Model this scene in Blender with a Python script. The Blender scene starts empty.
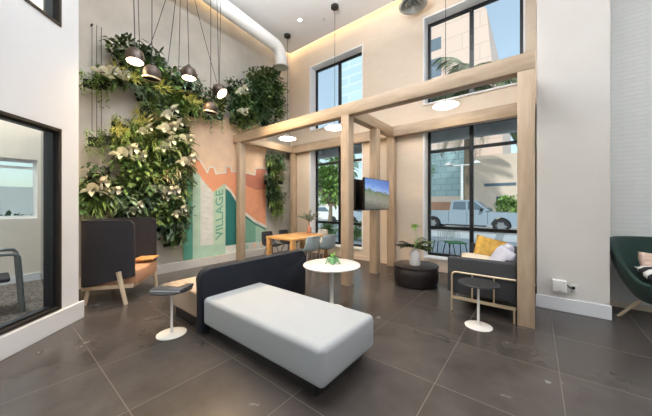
import bpy, bmesh, math, random
from mathutils import Vector, Matrix
SC = bpy.context.scene
COL = SC.collection
PI = math.pi
random.seed(7)

# ------------------------------------------------------------------ materials
def new_mat(name):
    m = bpy.data.materials.new(name); m.use_nodes = True
    return m, m.node_tree, m.node_tree.nodes['Principled BSDF']

def mat(name, col, rough=0.5, metal=0.0, var=0.0, scale=8.0, bump=0.0, bscale=None, spec=None, emis=None, estr=0.0, sheen=0.0, objvar=0.0, stretch=None, coat=0.0, trans=0.0):
    m, nt, b = new_mat(name)
    b.inputs['Base Color'].default_value = (*col, 1)
    b.inputs['Roughness'].default_value = rough
    b.inputs['Metallic'].default_value = metal
    if spec is not None: b.inputs['Specular IOR Level'].default_value = spec
    if sheen: b.inputs['Sheen Weight'].default_value = sheen
    if coat: b.inputs['Coat Weight'].default_value = coat
    if trans: b.inputs['Transmission Weight'].default_value = trans
    if emis: b.inputs['Emission Color'].default_value = (*emis, 1); b.inputs['Emission Strength'].default_value = estr
    tc = nt.nodes.new('ShaderNodeTexCoord')
    vec = tc.outputs['Object']
    if stretch:
        mp = nt.nodes.new('ShaderNodeMapping'); mp.inputs['Scale'].default_value = stretch
        nt.links.new(vec, mp.inputs['Vector']); vec = mp.outputs[0]
    if var or objvar:
        n = nt.nodes.new('ShaderNodeTexNoise'); n.inputs['Scale'].default_value = scale; n.inputs['Detail'].default_value = 4
        nt.links.new(vec, n.inputs['Vector'])
        mx = nt.nodes.new('ShaderNodeMix'); mx.data_type = 'RGBA'
        mx.inputs[6].default_value = (*[max(0, c*(1-var)) for c in col], 1)
        mx.inputs[7].default_value = (*[min(1, c*(1+var)) for c in col], 1)
        mr = nt.nodes.new('ShaderNodeMapRange'); mr.inputs[1].default_value = 0.3; mr.inputs[2].default_value = 0.7
        nt.links.new(n.outputs['Fac'], mr.inputs[0]); nt.links.new(mr.outputs[0], mx.inputs[0])
        out = mx.outputs[2]
        if objvar:
            oi = nt.nodes.new('ShaderNodeObjectInfo')
            hs = nt.nodes.new('ShaderNodeHueSaturation')
            m1 = nt.nodes.new('ShaderNodeMapRange'); m1.inputs[3].default_value = 1-objvar; m1.inputs[4].default_value = 1+objvar
            m2 = nt.nodes.new('ShaderNodeMapRange'); m2.inputs[3].default_value = 0.5-objvar*0.05; m2.inputs[4].default_value = 0.5+objvar*0.05
            nt.links.new(oi.outputs['Random'], m1.inputs[0]); nt.links.new(oi.outputs['Random'], m2.inputs[0])
            nt.links.new(m1.outputs[0], hs.inputs['Value']); nt.links.new(m2.outputs[0], hs.inputs['Hue'])
            nt.links.new(out, hs.inputs['Color']); out = hs.outputs[0]
        nt.links.new(out, b.inputs['Base Color'])
    if bump:
        n2 = nt.nodes.new('ShaderNodeTexNoise'); n2.inputs['Scale'].default_value = bscale or scale*4; n2.inputs['Detail'].default_value = 3
        nt.links.new(vec, n2.inputs['Vector'])
        bp = nt.nodes.new('ShaderNodeBump'); bp.inputs['Strength'].default_value = bump; bp.inputs['Distance'].default_value = 0.01
        nt.links.new(n2.outputs['Fac'], bp.inputs['Height']); nt.links.new(bp.outputs[0], b.inputs['Normal'])
    return m

def brick_mat(name, col, col2, mortar, bw, bh, bump=0.6, along='x', rough=0.6, msize=0.02):
    m, nt, b = new_mat(name)
    b.inputs['Roughness'].default_value = rough
    tc = nt.nodes.new('ShaderNodeTexCoord'); sp = nt.nodes.new('ShaderNodeSeparateXYZ'); cb = nt.nodes.new('ShaderNodeCombineXYZ')
    nt.links.new(tc.outputs['Object'], sp.inputs[0])
    nt.links.new(sp.outputs[0 if along == 'x' else 1], cb.inputs[0]); nt.links.new(sp.outputs[2], cb.inputs[1])
    br = nt.nodes.new('ShaderNodeTexBrick'); nt.links.new(cb.outputs[0], br.inputs['Vector'])
    br.inputs['Scale'].default_value = 1; br.inputs['Brick Width'].default_value = bw; br.inputs['Row Height'].default_value = bh
    br.inputs['Mortar Size'].default_value = msize*bh; br.inputs['Mortar Smooth'].default_value = 0.4
    br.inputs['Color1'].default_value = (*col, 1); br.inputs['Color2'].default_value = (*col2, 1); br.inputs['Mortar'].default_value = (*mortar, 1)
    nt.links.new(br.outputs['Color'], b.inputs['Base Color'])
    bp = nt.nodes.new('ShaderNodeBump'); bp.invert = True; bp.inputs['Strength'].default_value = bump; bp.inputs['Distance'].default_value = 0.008
    nt.links.new(br.outputs['Fac'], bp.inputs['Height']); nt.links.new(bp.outputs[0], b.inputs['Normal'])
    return m

def wood_mat(name, c1, c2, stretch=(6, 6, 1), rough=0.5):
    m, nt, b = new_mat(name); b.inputs['Roughness'].default_value = rough
    tc = nt.nodes.new('ShaderNodeTexCoord'); mp = nt.nodes.new('ShaderNodeMapping'); mp.inputs['Scale'].default_value = stretch
    nt.links.new(tc.outputs['Object'], mp.inputs[0])
    n = nt.nodes.new('ShaderNodeTexNoise'); n.inputs['Scale'].default_value = 3.5; n.inputs['Detail'].default_value = 6; n.inputs['Distortion'].default_value = 0.25
    nt.links.new(mp.outputs[0], n.inputs['Vector'])
    r = nt.nodes.new('ShaderNodeValToRGB'); r.color_ramp.elements[0].position = 0.32; r.color_ramp.elements[1].position = 0.68
    r.color_ramp.elements[0].color = (*c1, 1); r.color_ramp.elements[1].color = (*c2, 1)
    nt.links.new(n.outputs['Fac'], r.inputs[0]); nt.links.new(r.outputs[0], b.inputs['Base Color'])
    return m

def floor_mat():
    m, nt, b = new_mat('floor_tile')
    tc = nt.nodes.new('ShaderNodeTexCoord'); mp = nt.nodes.new('ShaderNodeMapping')
    mp.inputs['Location'].default_value = (0.59, -0.555+0.0, 0)
    nt.links.new(tc.outputs['Object'], mp.inputs[0])
    br = nt.nodes.new('ShaderNodeTexBrick'); br.offset = 0.0; br.inputs['Scale'].default_value = 1
    br.inputs['Brick Width'].default_value = 0.745; br.inputs['Row Height'].default_value = 0.755
    br.inputs['Mortar Size'].default_value = 0.0032; br.inputs['Mortar Smooth'].default_value = 0.2
    br.inputs['Color1'].default_value = (0, 0, 0, 1); br.inputs['Color2'].default_value = (1, 1, 1, 1); br.inputs['Mortar'].default_value = (0.5, 0.5, 0.5, 1)
    nt.links.new(mp.outputs[0], br.inputs['Vector'])
    n = nt.nodes.new('ShaderNodeTexNoise'); n.inputs['Scale'].default_value = 3.0; n.inputs['Detail'].default_value = 9; n.inputs['Roughness'].default_value = 0.58; n.inputs['Distortion'].default_value = 0.2
    nt.links.new(tc.outputs['Object'], n.inputs['Vector'])
    r = nt.nodes.new('ShaderNodeValToRGB'); r.color_ramp.elements[0].position = 0.22; r.color_ramp.elements[1].position = 0.85
    r.color_ramp.elements[0].color = (0.036, 0.030, 0.027, 1); r.color_ramp.elements[1].color = (0.078, 0.067, 0.061, 1)
    nt.links.new(n.outputs['Fac'], r.inputs[0])
    hs = nt.nodes.new('ShaderNodeHueSaturation'); mr = nt.nodes.new('ShaderNodeMapRange')
    mr.inputs[3].default_value = 0.9; mr.inputs[4].default_value = 1.12
    nt.links.new(br.outputs['Color'], mr.inputs[0]); nt.links.new(mr.outputs[0], hs.inputs['Value']); nt.links.new(r.outputs[0], hs.inputs['Color'])
    mx = nt.nodes.new('ShaderNodeMix'); mx.data_type = 'RGBA'
    nt.links.new(br.outputs['Fac'], mx.inputs[0]); nt.links.new(hs.outputs[0], mx.inputs[6]); mx.inputs[7].default_value = (0.125, 0.108, 0.096, 1)
    nt.links.new(mx.outputs[2], b.inputs['Base Color'])
    r2 = nt.nodes.new('ShaderNodeMapRange'); r2.inputs[3].default_value = 0.24; r2.inputs[4].default_value = 0.29
    nt.links.new(n.outputs['Fac'], r2.inputs[0]); nt.links.new(r2.outputs[0], b.inputs['Roughness'])
    return m

def glass_mat(name, tint=(0.93, 0.97, 0.97), refl=0.07):
    m = bpy.data.materials.new(name); m.use_nodes = True; nt = m.node_tree
    for n in list(nt.nodes): nt.nodes.remove(n)
    o = nt.nodes.new('ShaderNodeOutputMaterial'); t = nt.nodes.new('ShaderNodeBsdfTransparent'); g = nt.nodes.new('ShaderNodeBsdfGlossy')
    t.inputs[0].default_value = (*tint, 1); g.inputs['Roughness'].default_value = 0.02
    mx = nt.nodes.new('ShaderNodeMixShader'); fr = nt.nodes.new('ShaderNodeLayerWeight'); fr.inputs[0].default_value = refl*2
    nt.links.new(fr.outputs['Fresnel'], mx.inputs[0])
    nt.links.new(t.outputs[0], mx.inputs[1]); nt.links.new(g.outputs[0], mx.inputs[2]); nt.links.new(mx.outputs[0], o.inputs[0])
    return m

def emit_mat(name, col, s):
    m, nt, b = new_mat(name)
    b.inputs['Base Color'].default_value = (0.9, 0.88, 0.84, 1)
    b.inputs['Emission Color'].default_value = (*col, 1); b.inputs['Emission Strength'].default_value = s
    return m

def screen_mat():
    # the picture on the television: blue sky, green ridge, pale rocks
    m, nt, b = new_mat('screen_picture')
    b.inputs['Base Color'].default_value = (0.01, 0.01, 0.01, 1); b.inputs['Roughness'].default_value = 0.2
    tc = nt.nodes.new('ShaderNodeTexCoord'); sp = nt.nodes.new('ShaderNodeSeparateXYZ'); nt.links.new(tc.outputs['Generated'], sp.inputs[0])
    r = nt.nodes.new('ShaderNodeValToRGB'); e = r.color_ramp.elements
    e[0].position = 0.0; e[0].color = (0.06, 0.055, 0.04, 1); e[1].position = 1.0; e[1].color = (0.06, 0.17, 0.55, 1)
    for p, c in ((0.3, (0.28, 0.27, 0.22)), (0.52, (0.2, 0.23, 0.14)), (0.6, (0.08, 0.14, 0.05)), (0.66, (0.3, 0.45, 0.8)), (0.8, (0.12, 0.27, 0.7))):
        k = e.new(p); k.color = (*c, 1)
    n = nt.nodes.new('ShaderNodeTexNoise'); n.inputs['Scale'].default_value = 9; n.inputs['Detail'].default_value = 5
    nt.links.new(tc.outputs['Generated'], n.inputs['Vector'])
    a = nt.nodes.new('ShaderNodeMath'); a.operation = 'MULTIPLY_ADD'; a.inputs[1].default_value = 0.28; 
    nt.links.new(n.outputs['Fac'], a.inputs[0])
    s = nt.nodes.new('ShaderNodeMath'); s.operation = 'MULTIPLY_ADD'; s.inputs[1].default_value = 0.16; 
    nt.links.new(sp.outputs[1], s.inputs[0]); nt.links.new(sp.outputs[2], s.inputs[2])
    nt.links.new(s.outputs[0], a.inputs[2])
    sub = nt.nodes.new('ShaderNodeMath'); sub.operation = 'SUBTRACT'; sub.inputs[1].default_value = 0.2
    nt.links.new(a.outputs[0], sub.inputs[0]); nt.links.new(sub.outputs[0], r.inputs[0])
    nt.links.new(r.outputs[0], b.inputs['Emission Color']); b.inputs['Emission Strength'].default_value = 0.9
    return m

M = {}
M['floor'] = floor_mat()
M['white_paint'] = mat('white_paint', (0.74, 0.745, 0.76), 0.6, var=0.015, scale=2)
M['pier_paint'] = mat('warm_grey_paint', (0.66, 0.63, 0.59), 0.6, var=0.02, scale=2)
M['ceiling'] = mat('ceiling_paint', (0.80, 0.79, 0.785), 0.8, var=0.01, scale=2)
M['concrete'] = mat('concrete_wall', (0.53, 0.50, 0.45), 0.75, var=0.16, scale=1.6, bump=0.2, bscale=25)
M['tan_brick'] = brick_mat('painted_tan_brick', (0.74, 0.625, 0.50), (0.72, 0.60, 0.48), (0.70, 0.585, 0.465), 0.24, 0.075, 0.25)
M['white_brick'] = brick_mat('white_glazed_brick', (0.72, 0.73, 0.71), (0.70, 0.71, 0.69), (0.655, 0.665, 0.65), 0.20, 0.055, 0.5, rough=0.45, msize=0.05)
M['oak'] = wood_mat('light_oak', (0.39, 0.285, 0.19), (0.50, 0.38, 0.265), (5, 5, 0.7))
M['oak_x'] = wood_mat('light_oak_beam', (0.39, 0.285, 0.19), (0.50, 0.38, 0.265), (0.7, 5, 5))
M['oak_y'] = wood_mat('light_oak_cross_beam', (0.39, 0.285, 0.19), (0.50, 0.38, 0.265), (5, 0.7, 5))
M['table_wood'] = wood_mat('honey_wood', (0.55, 0.28, 0.10), (0.72, 0.42, 0.18), (0.8, 5, 5), 0.35)
M['ash'] = wood_mat('pale_ash', (0.55, 0.42, 0.28), (0.68, 0.55, 0.39), (4, 4, 1))
M['black_metal'] = mat('black_window_metal', (0.012, 0.013, 0.015), 0.35, spec=0.4)
M['bronze'] = mat('dark_bronze_metal', (0.035, 0.027, 0.022), 0.35, metal=0.3)
M['glass'] = glass_mat('window_glass')
M['glass_dark'] = mat('tinted_glass', (0.02, 0.05, 0.06), 0.08, spec=0.8)
M['navy'] = mat('navy_felt', (0.005, 0.008, 0.016), 0.9, var=0.15, scale=60, bump=0.2, bscale=300)
M['charcoal'] = mat('charcoal_felt', (0.021, 0.020, 0.024), 0.92, var=0.15, scale=60, bump=0.2, bscale=300)
M['charcoal2'] = mat('charcoal_upholstery', (0.036, 0.037, 0.040), 0.9, var=0.12, scale=60, bump=0.2, bscale=300)
M['white_fabric'] = mat('off_white_upholstery', (0.345, 0.36, 0.365), 0.9, var=0.03, scale=120, bump=0.12, bscale=320)
M['beige_fabric'] = mat('beige_upholstery', (0.42, 0.32, 0.235), 0.9, var=0.08, scale=60)
M['tan_leather'] = mat('tan_leather', (0.50, 0.27, 0.16), 0.5, var=0.1, scale=20)
M['black_base'] = mat('black_plinth', (0.012, 0.010, 0.010), 0.45)
M['white_lacquer'] = mat('white_lacquer', (0.82, 0.80, 0.77), 0.25, var=0.02, scale=4)
M['white_reveal'] = mat('white_window_trim', (0.9, 0.9, 0.9), 0.5)
M['black_top'] = mat('black_laminate', (0.022, 0.022, 0.024), 0.32)
M['puck'] = mat('black_stained_wood', (0.018, 0.013, 0.012), 0.35, var=0.25, scale=20, stretch=(1, 1, 0.1))
M['brass'] = mat('brushed_brass', (0.70, 0.56, 0.38), 0.32, metal=0.75)
M['green_fabric'] = mat('dark_green_upholstery', (0.010, 0.036, 0.028), 0.85, var=0.15, scale=80, sheen=0.1)
M['mustard'] = mat('mustard_fabric', (0.62, 0.36, 0.07), 0.85, var=0.25, scale=12)
M['cream'] = mat('cream_fabric', (0.66, 0.58, 0.45), 0.9, var=0.06, scale=20)
M['lilac'] = mat('pale_grey_fabric', (0.50, 0.51, 0.60), 0.9, var=0.1, scale=30)
M['shell_blue'] = mat('pale_blue_plastic', (0.42, 0.52, 0.55), 0.45, var=0.02)
M['shell_black'] = mat('black_plastic', (0.02, 0.02, 0.024), 0.4)
M['shell_white'] = mat('white_plastic', (0.75, 0.72, 0.66), 0.4)
M['chrome'] = mat('chrome', (0.6, 0.6, 0.62), 0.2, metal=1)
M['grey_metal'] = mat('grey_metal', (0.19, 0.21, 0.21), 0.4, metal=0.4)
M['duct'] = mat('white_duct', (0.88, 0.88, 0.87), 0.4)
M['vent_metal'] = mat('vent_metal', (0.62, 0.63, 0.61), 0.35, metal=0.3)
M['pendant'] = mat('dark_brown_metal', (0.055, 0.036, 0.026), 0.42, metal=0.3)
M['cable'] = mat('black_cable', (0.02, 0.018, 0.016), 0.6)
M['lamp_glow'] = emit_mat('warm_lamp_glow', (1.0, 0.80, 0.52), 9)
M['disc_glow'] = emit_mat('disc_lamp_glow', (1.0, 0.87, 0.70), 22)
M['down_glow'] = emit_mat('downlight_glow', (1.0, 0.95, 0.86), 5)
M['cove'] = emit_mat('cove_strip_glow', (1.0, 0.70, 0.38), 9)
M['leaf'] = mat('leaf_green', (0.125, 0.205, 0.055), 0.42, var=0.5, scale=9, objvar=0.35)
M['leaf_dark'] = mat('leaf_dark_green', (0.058, 0.115, 0.045), 0.4, var=0.45, scale=9, objvar=0.3)
M['leaf_fern'] = mat('fern_green', (0.20, 0.30, 0.07), 0.5, var=0.4, scale=9, objvar=0.3)
M['leaf_yellow'] = mat('leaf_yellow_green', (0.55, 0.50, 0.12), 0.45, var=0.4, scale=12, objvar=0.3)
M['leaf_blue'] = mat('leaf_silver_green', (0.28, 0.40, 0.29), 0.5, var=0.3, scale=9, objvar=0.3)
M['leaf_tan'] = mat('leaf_straw', (0.58, 0.52, 0.28), 0.55, var=0.3, scale=9, objvar=0.2)
M['bract'] = mat('cream_white_petal', (0.86, 0.84, 0.70), 0.45, var=0.1, scale=10)
M['leaf_out'] = mat('street_tree_leaf', (0.20, 0.34, 0.08), 0.5, var=0.4, scale=3)
M['leaf_palm'] = mat('palm_leaf', (0.16, 0.20, 0.10), 0.5, var=0.4, scale=3)
M['leaf_lime'] = mat('lime_leaf', (0.38, 0.62, 0.16), 0.5, var=0.2, scale=9)
M['leaf_purple'] = mat('purple_brown_leaf', (0.045, 0.045, 0.025), 0.4, var=0.4, scale=9)
M['pot_felt_shade'] = mat('dark_pot_felt_and_shade', (0.018, 0.022, 0.015), 0.95)  # felt of the plant pots, also used on the added shade sheets
M['bark'] = mat('bark', (0.22, 0.17, 0.12), 0.9, var=0.3, scale=12)
M['ceramic'] = mat('white_ceramic', (0.78, 0.76, 0.74), 0.35)
M['terracotta'] = mat('coral_ceramic', (0.52, 0.25, 0.16), 0.5)
M['green_glass'] = mat('green_glass', (0.16, 0.36, 0.16), 0.12, var=0.2, scale=20)
M['paper'] = mat('paper_pages', (0.75, 0.75, 0.73), 0.7)
M['book_cover'] = mat('dark_book_cover', (0.05, 0.06, 0.075), 0.4, var=0.6, scale=14)
M['mag_cover'] = mat('brown_book_cover', (0.33, 0.25, 0.17), 0.4, var=0.6, scale=20)
M['tv_black'] = mat('black_tv_plastic', (0.008, 0.008, 0.010), 0.25)
M['screen'] = screen_mat()
M['asphalt'] = mat('asphalt', (0.30, 0.30, 0.31), 0.9, var=0.12, scale=3)
M['pavement'] = mat('pale_pavement', (0.46, 0.48, 0.50), 0.85, var=0.08, scale=3)
M['truck_paint'] = mat('silver_blue_paint', (0.36, 0.45, 0.54), 0.28, metal=0.25, coat=0.5)
M['rubber'] = mat('rubber', (0.02, 0.02, 0.022), 0.8)
M['alloy'] = mat('alloy', (0.5, 0.52, 0.55), 0.3, metal=0.8)
M['bld_tan'] = brick_mat('tan_stone_panels', (0.72, 0.55, 0.47), (0.69, 0.525, 0.45), (0.55, 0.43, 0.36), 3.2, 1.6, 0.1, msize=0.03)
M['bld_cream'] = mat('cream_render', (0.74, 0.60, 0.49), 0.8, var=0.04, scale=0.5)
M['bld_red'] = mat('russet_render', (0.50, 0.27, 0.17), 0.8, var=0.2, scale=0.7)
M['bld_glass'] = brick_mat('curtain_glass', (0.30, 0.46, 0.50), (0.38, 0.54, 0.58), (0.24, 0.34, 0.37), 1.1, 0.6, 0.1, rough=0.2, msize=0.07)
M['bld_haze'] = brick_mat('pale_blue_curtain_glass', (0.42, 0.58, 0.66), (0.50, 0.66, 0.74), (0.60, 0.70, 0.74), 40, 1.4, 0.1, rough=0.3, msize=0.12)
M['bld_win'] = mat('dark_building_glass', (0.12, 0.17, 0.22), 0.15)
M['canopy'] = mat('canopy_soffit', (0.55, 0.56, 0.58), 0.6, var=0.2, scale=2)
M['white_metal'] = mat('white_painted_metal', (0.78, 0.78, 0.76), 0.4)
M['green_web'] = mat('green_seat_webbing', (0.10, 0.30, 0.10), 0.6)
M['carpet'] = mat('patterned_carpet', (0.13, 0.105, 0.09), 0.95, var=0.85, scale=34)
M['room_wall'] = mat('meeting_room_wall', (0.74, 0.66, 0.57), 0.7)
# mural paints
for k, c in dict(peach=(0.96, 0.69, 0.48), orange=(0.86, 0.38, 0.21), line=(0.92, 0.85, 0.76), teal=(0.02, 0.17, 0.15), green=(0.11, 0.36, 0.26),
                 pale=(0.52, 0.68, 0.52), offw=(0.74, 0.76, 0.70), mint=(0.45, 0.65, 0.50), sage=(0.20, 0.42, 0.30), letterg=(0.16, 0.42, 0.30), letterw=(0.84, 0.83, 0.80), rust=(0.60, 0.22, 0.14)).items():
    M['mural_'+k] = mat('mural_'+k, c, 0.7, var=0.07, scale=5)

# ------------------------------------------------------------------ mesh building
class B:
    def __init__(s): s.bm = bmesh.new()
    def box(s, lo, hi, bevel=0.0, seg=2, rot=None, piv=None):
        c = [(lo[i]+hi[i])/2 for i in range(3)]; d = [abs(hi[i]-lo[i]) for i in range(3)]
        r = bmesh.ops.create_cube(s.bm, size=1.0)
        vs = r['verts']
        for v in vs: v.co = Vector((v.co.x*d[0], v.co.y*d[1], v.co.z*d[2]))
        if bevel > 0:
            es = list({e for v in vs for e in v.link_edges})
            rr = bmesh.ops.bevel(s.bm, geom=es, offset=bevel, segments=seg, profile=0.5, affect='EDGES')
            vs = list({v for f in rr['faces'] for v in f.verts} | {v for v in vs if v.is_valid})
        for v in vs:
            v.co = v.co + Vector(c)
            if rot is not None:
                p = Vector(piv if piv is not None else c); v.co = rot @ (v.co-p) + p
        return s
    def grid(s, rows, close_u=False, close_v=False):
        R = [[s.bm.verts.new(p) for p in row] for row in rows]
        nu = len(R); nv = len(R[0])
        for i in range(nu if close_u else nu-1):
            for j in range(nv if close_v else nv-1):
                q = (R[i][j], R[(i+1) % nu][j], R[(i+1) % nu][(j+1) % nv], R[i][(j+1) % nv])
                try: s.bm.faces.new(q)
                except ValueError: pass
        return R
    def tube(s, pts, r, seg=10, cap=True):
        pts = [Vector(p) for p in pts]; n = len(pts)
        rs = r if isinstance(r, (list, tuple)) else [r]*n
        rows = []; prev = None
        for i, p in enumerate(pts):
            t = (pts[min(i+1, n-1)]-pts[max(i-1, 0)]).normalized()
            if prev is None:
                a = Vector((0, 0, 1)) if abs(t.z) < 0.9 else Vector((1, 0, 0)); u = t.cross(a).normalized()
            else:
                u = (prev - t*prev.dot(t)).normalized()
            prev = u; w = t.cross(u)
            rows.append([p+(u*math.cos(2*PI*k/seg)+w*math.sin(2*PI*k/seg))*rs[i] for k in range(seg)])
        R = s.grid(rows, close_v=True)
        if cap:
            try: s.bm.faces.new(R[0][::-1]); s.bm.faces.new(R[-1])
            except ValueError: pass
        return s
    def lathe(s, prof, c=(0, 0, 0), seg=32, cap=True, sx=1, sy=1):
        rows = [[(c[0]+r*math.cos(2*PI*k/seg)*sx, c[1]+r*math.sin(2*PI*k/seg)*sy, c[2]+z) for k in range(seg)] for r, z in prof]
        R = s.grid(rows, close_v=True)
        if cap:
            for ring in (R[0][::-1], R[-1]):
                try: s.bm.faces.new(ring)
                except ValueError: pass
        return s
    def prism(s, poly, ax, lo, hi):
        # poly: 2D points in the plane normal to axis ax; extruded from lo to hi
        def P(p, t):
            if ax == 0: return (t, p[0], p[1])
            if ax == 1: return (p[0], t, p[1])
            return (p[0], p[1], t)
        a = [s.bm.verts.new(P(p, lo)) for p in poly]; b = [s.bm.verts.new(P(p, hi)) for p in poly]
        n = len(poly)
        s.bm.faces.new(a); s.bm.faces.new(b[::-1])
        for i in range(n): s.bm.faces.new((a[i], b[i], b[(i+1) % n], a[(i+1) % n]))
        return s
    def leaf(s, base, d, up, L, W, bend=0.5, n=4, fold=0.18, shape='oval'):
        d = Vector(d).normalized(); up = Vector(up); sd = d.cross(up)
        if sd.length < 1e-3: sd = d.cross(Vector((1, 0, 0)))
        sd.normalize(); p = Vector(base); rows = []; st = L/n
        for i in range(n+1):
            t = i/n
            if shape == 'oval': w = W*math.sin(PI*min(1, t*0.93+0.07))**0.75
            elif shape == 'strap': w = W*(1-t**2.2)*(0.55+0.45*min(1, t*4))
            else: w = W*(1-t)*(0.35+0.65*min(1, t*5))
            nn = sd.cross(d).normalized()
            rows.append([p-sd*w*0.5+nn*w*fold, p, p+sd*w*0.5+nn*w*fold])
            d = (d+Vector((0, 0, -bend/n))).normalized(); p = p+d*st
        s.grid(rows); return s
    def xf(s, mtx): s.bm.transform(mtx); return s

def tag(o, label=None, cat=None, group=None, kind=None):
    if label: o['label'] = label
    if cat: o['category'] = cat
    if group: o['group'] = group
    if kind: o['kind'] = kind
    return o

def obj(name, b, m, parent=None, smooth=None, label=None, local=False, subd=0):
    """link one mesh object; coordinates are world ones unless local=True"""
    bm = b.bm
    bmesh.ops.recalc_face_normals(bm, faces=bm.faces)
    if parent is not None and not local:
        bm.transform(wmat(parent).inverted())
    me = bpy.data.meshes.new(name); bm.to_mesh(me); bm.free()
    me.materials.append(M[m] if isinstance(m, str) else m)
    if smooth is not None:
        me.polygons.foreach_set('use_smooth', [True]*len(me.polygons))
        if smooth < 180: 
            try: me.set_sharp_from_angle(angle=math.radians(smooth))
            except Exception: pass
    o = bpy.data.objects.new(name, me); COL.objects.link(o)
    if parent is not None: o.parent = parent
    if subd:
        md = o.modifiers.new('s', 'SUBSURF'); md.levels = subd; md.render_levels = subd
    if label: o['label'] = label
    return o

def wmat(o):
    m = Matrix.LocRotScale(o.location, o.rotation_euler, o.scale)
    return wmat(o.parent) @ m if o.parent else m

def thing(name, label, cat, loc=(0, 0, 0), rz=0, group=None):
    o = bpy.data.objects.new(name, None); COL.objects.link(o)
    o.location = loc; o.rotation_euler = (0, 0, rz); o.empty_display_size = 0.1
    return tag(o, label, cat, group)

def copy_tree(o, parent=None):
    c = o.copy(); COL.objects.link(c); c.parent = parent
    for ch in o.children: copy_tree(ch, c)
    return c

def struct(name, b, m, parent=None, smooth=None):
    o = obj(name, b, m, parent, smooth)
    if parent is None: o['kind'] = 'structure'
    return o

def origin(o, loc):
    loc = Vector(loc); o.data.transform(Matrix.Translation(-loc)); o.location = loc; return o

# ------------------------------------------------------------------ room shell
CZ = 5.72; WX = -5.76; WY = 5.54
struct('floor', B().box((-9.5, -4, -0.1), (6, WY+0.3, 0)), 'floor')
struct('ceiling', B().box((WX+0.16, -4, CZ), (6, WY-0.16, CZ+0.12)), 'ceiling')
struct('trim_1', B().box((-9.5, -4.2, 6.0), (6.2, WY+0.3, 6.1)), 'white_paint')       # slab above the light cove
struct('trim_2', B().box((WX+0.02, -4, CZ+0.14), (WX+0.05, WY-0.02, CZ+0.2)), 'cove')
struct('trim_3', B().box((WX+0.05, WY-0.05, CZ+0.14), (1.5, WY-0.02, CZ+0.2)), 'cove')
struct('wall_left', B().box((WX-0.15, 0.60, -0.1), (WX, WY+0.3, 6.0)), 'concrete')

# window wall with four openings
XL0, XL1 = -4.96, -3.24
XR0, XR1 = -1.815, -0.12
ZA0, ZA1 = 0.24, 2.95
ZB0, ZB1 = 3.38, 5.2
b = B(); Y0, Y1 = WY, WY+0.30
for x0, x1 in ((WX, XL0), (XL1, XR0), (XR1, 1.6)): b.box((x0, Y0, -0.1), (x1, Y1, 6.0))
for x0, x1 in ((XL0, XL1), (XR0, XR1)):
    for z0, z1 in ((-0.1, ZA0), (ZA1, ZB0), (ZB1, 6.0)): b.box((x0, Y0, z0), (x1, Y1, z1))
struct('wall_front', b, 'tan_brick')

def window(idx, x0, x1, z0, z1, mull, bars):
    w = bpy.data.objects.new('window_%d' % idx, None); COL.objects.link(w); w.location = ((x0+x1)/2, WY, z0); w['kind'] = 'structure'
    t = 0.03
    b = B()
    b.box((x0, WY-0.012, z0), (x0+t, WY+0.28, z1)); b.box((x1-t, WY-0.012, z0), (x1, WY+0.28, z1))
    b.box((x0+t, WY-0.012, z1-t), (x1-t, WY+0.28, z1)); b.box((x0+t, WY-0.03, z0), (x1-t, WY+0.28, z0+t))
    obj('window_reveal', b, 'white_reveal', w)
    f = 0.055; ya, yb = WY+0.22, WY+0.27
    a0, a1, c0, c1 = x0+t, x1-t, z0+t, z1-t
    b = B()
    b.box((a0, ya, c0), (a0+f, yb, c1)); b.box((a1-f, ya, c0), (a1, yb, c1))
    b.box((a0+f, ya, c0), (a1-f, yb, c0+f)); b.box((a0+f, ya, c1-f), (a1-f, yb, c1))
    obj('window_frame', b, 'black_metal', w)
    obj('mullion', B().box((mull-0.035, ya-0.01, c0+f), (mull+0.035, yb, c1-f)), 'black_metal', w)
    for z in bars:
        for xa, xb in ((a0+f, mull-0.035), (mull+0.035, a1-f)):
            obj('glazing_bar', B().box((xa, ya, z-0.03), (xb, yb, z+0.03)), 'black_metal', w)
    obj('window_pane', B().box((a0+f, WY+0.24, c0+f), (a1-f, WY+0.244, c1-f)), 'glass', w)
window(1, XL0, XL1, ZA0, ZA1, -4.09, (2.47, 0.84))
window(2, XR0, XR1, ZA0, ZA1, -0.96, (2.45, 0.86))
window(3, XL0, XL1, ZB0, ZB1, -4.09, ())
window(4, XR0, XR1, ZB0, ZB1, -0.96, ())
struct('baseboard_front', B().box((WX, WY-0.015, 0), (0.02, WY, 0.1)), 'bld_cream')
struct('baseboard_left', B().box((WX, 0.55, 0), (WX+0.1, WY-0.02, 0.16)), 'pier_paint')

# pier and white brick wall on the right
struct('wall_pier', B().box((0.024, 4.47, 0), (0.688, WY, 6.0)), 'pier_paint')
struct('baseboard_pier', B().box((0.010, 4.445, 0), (0.702, 4.47, 0.165), 0.006), 'white_paint')
struct('wall_brick', B().box((0.70, 5.11, -0.1), (6, 5.3, 6.0)), 'white_brick')
struct('baseboard_brick', B().box((0.70, 5.09, 0), (6, 5.11, 0.07)), 'cream')
struct('wall_right', B().box((6, -4.2, -0.1), (6.2, 5.3, 6.0)), 'white_paint')
struct('wall_rear', B().box((-9.5, -4.2, -0.1), (6.2, -4.0, 6.0)), 'white_paint')

# diagonal white wall with two interior windows
P0 = Vector((-4.24, 0.667, 0)); D = Vector((0.70, -0.714, 0)).normalized(); Nn = Vector((-0.714, -0.70, 0)).normalized()
ang = math.atan2(D.y, D.x)
RW = Matrix.Translation(P0) @ Matrix.Rotation(ang, 4, 'Z')      # local x along wall, local y = +left normal
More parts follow.
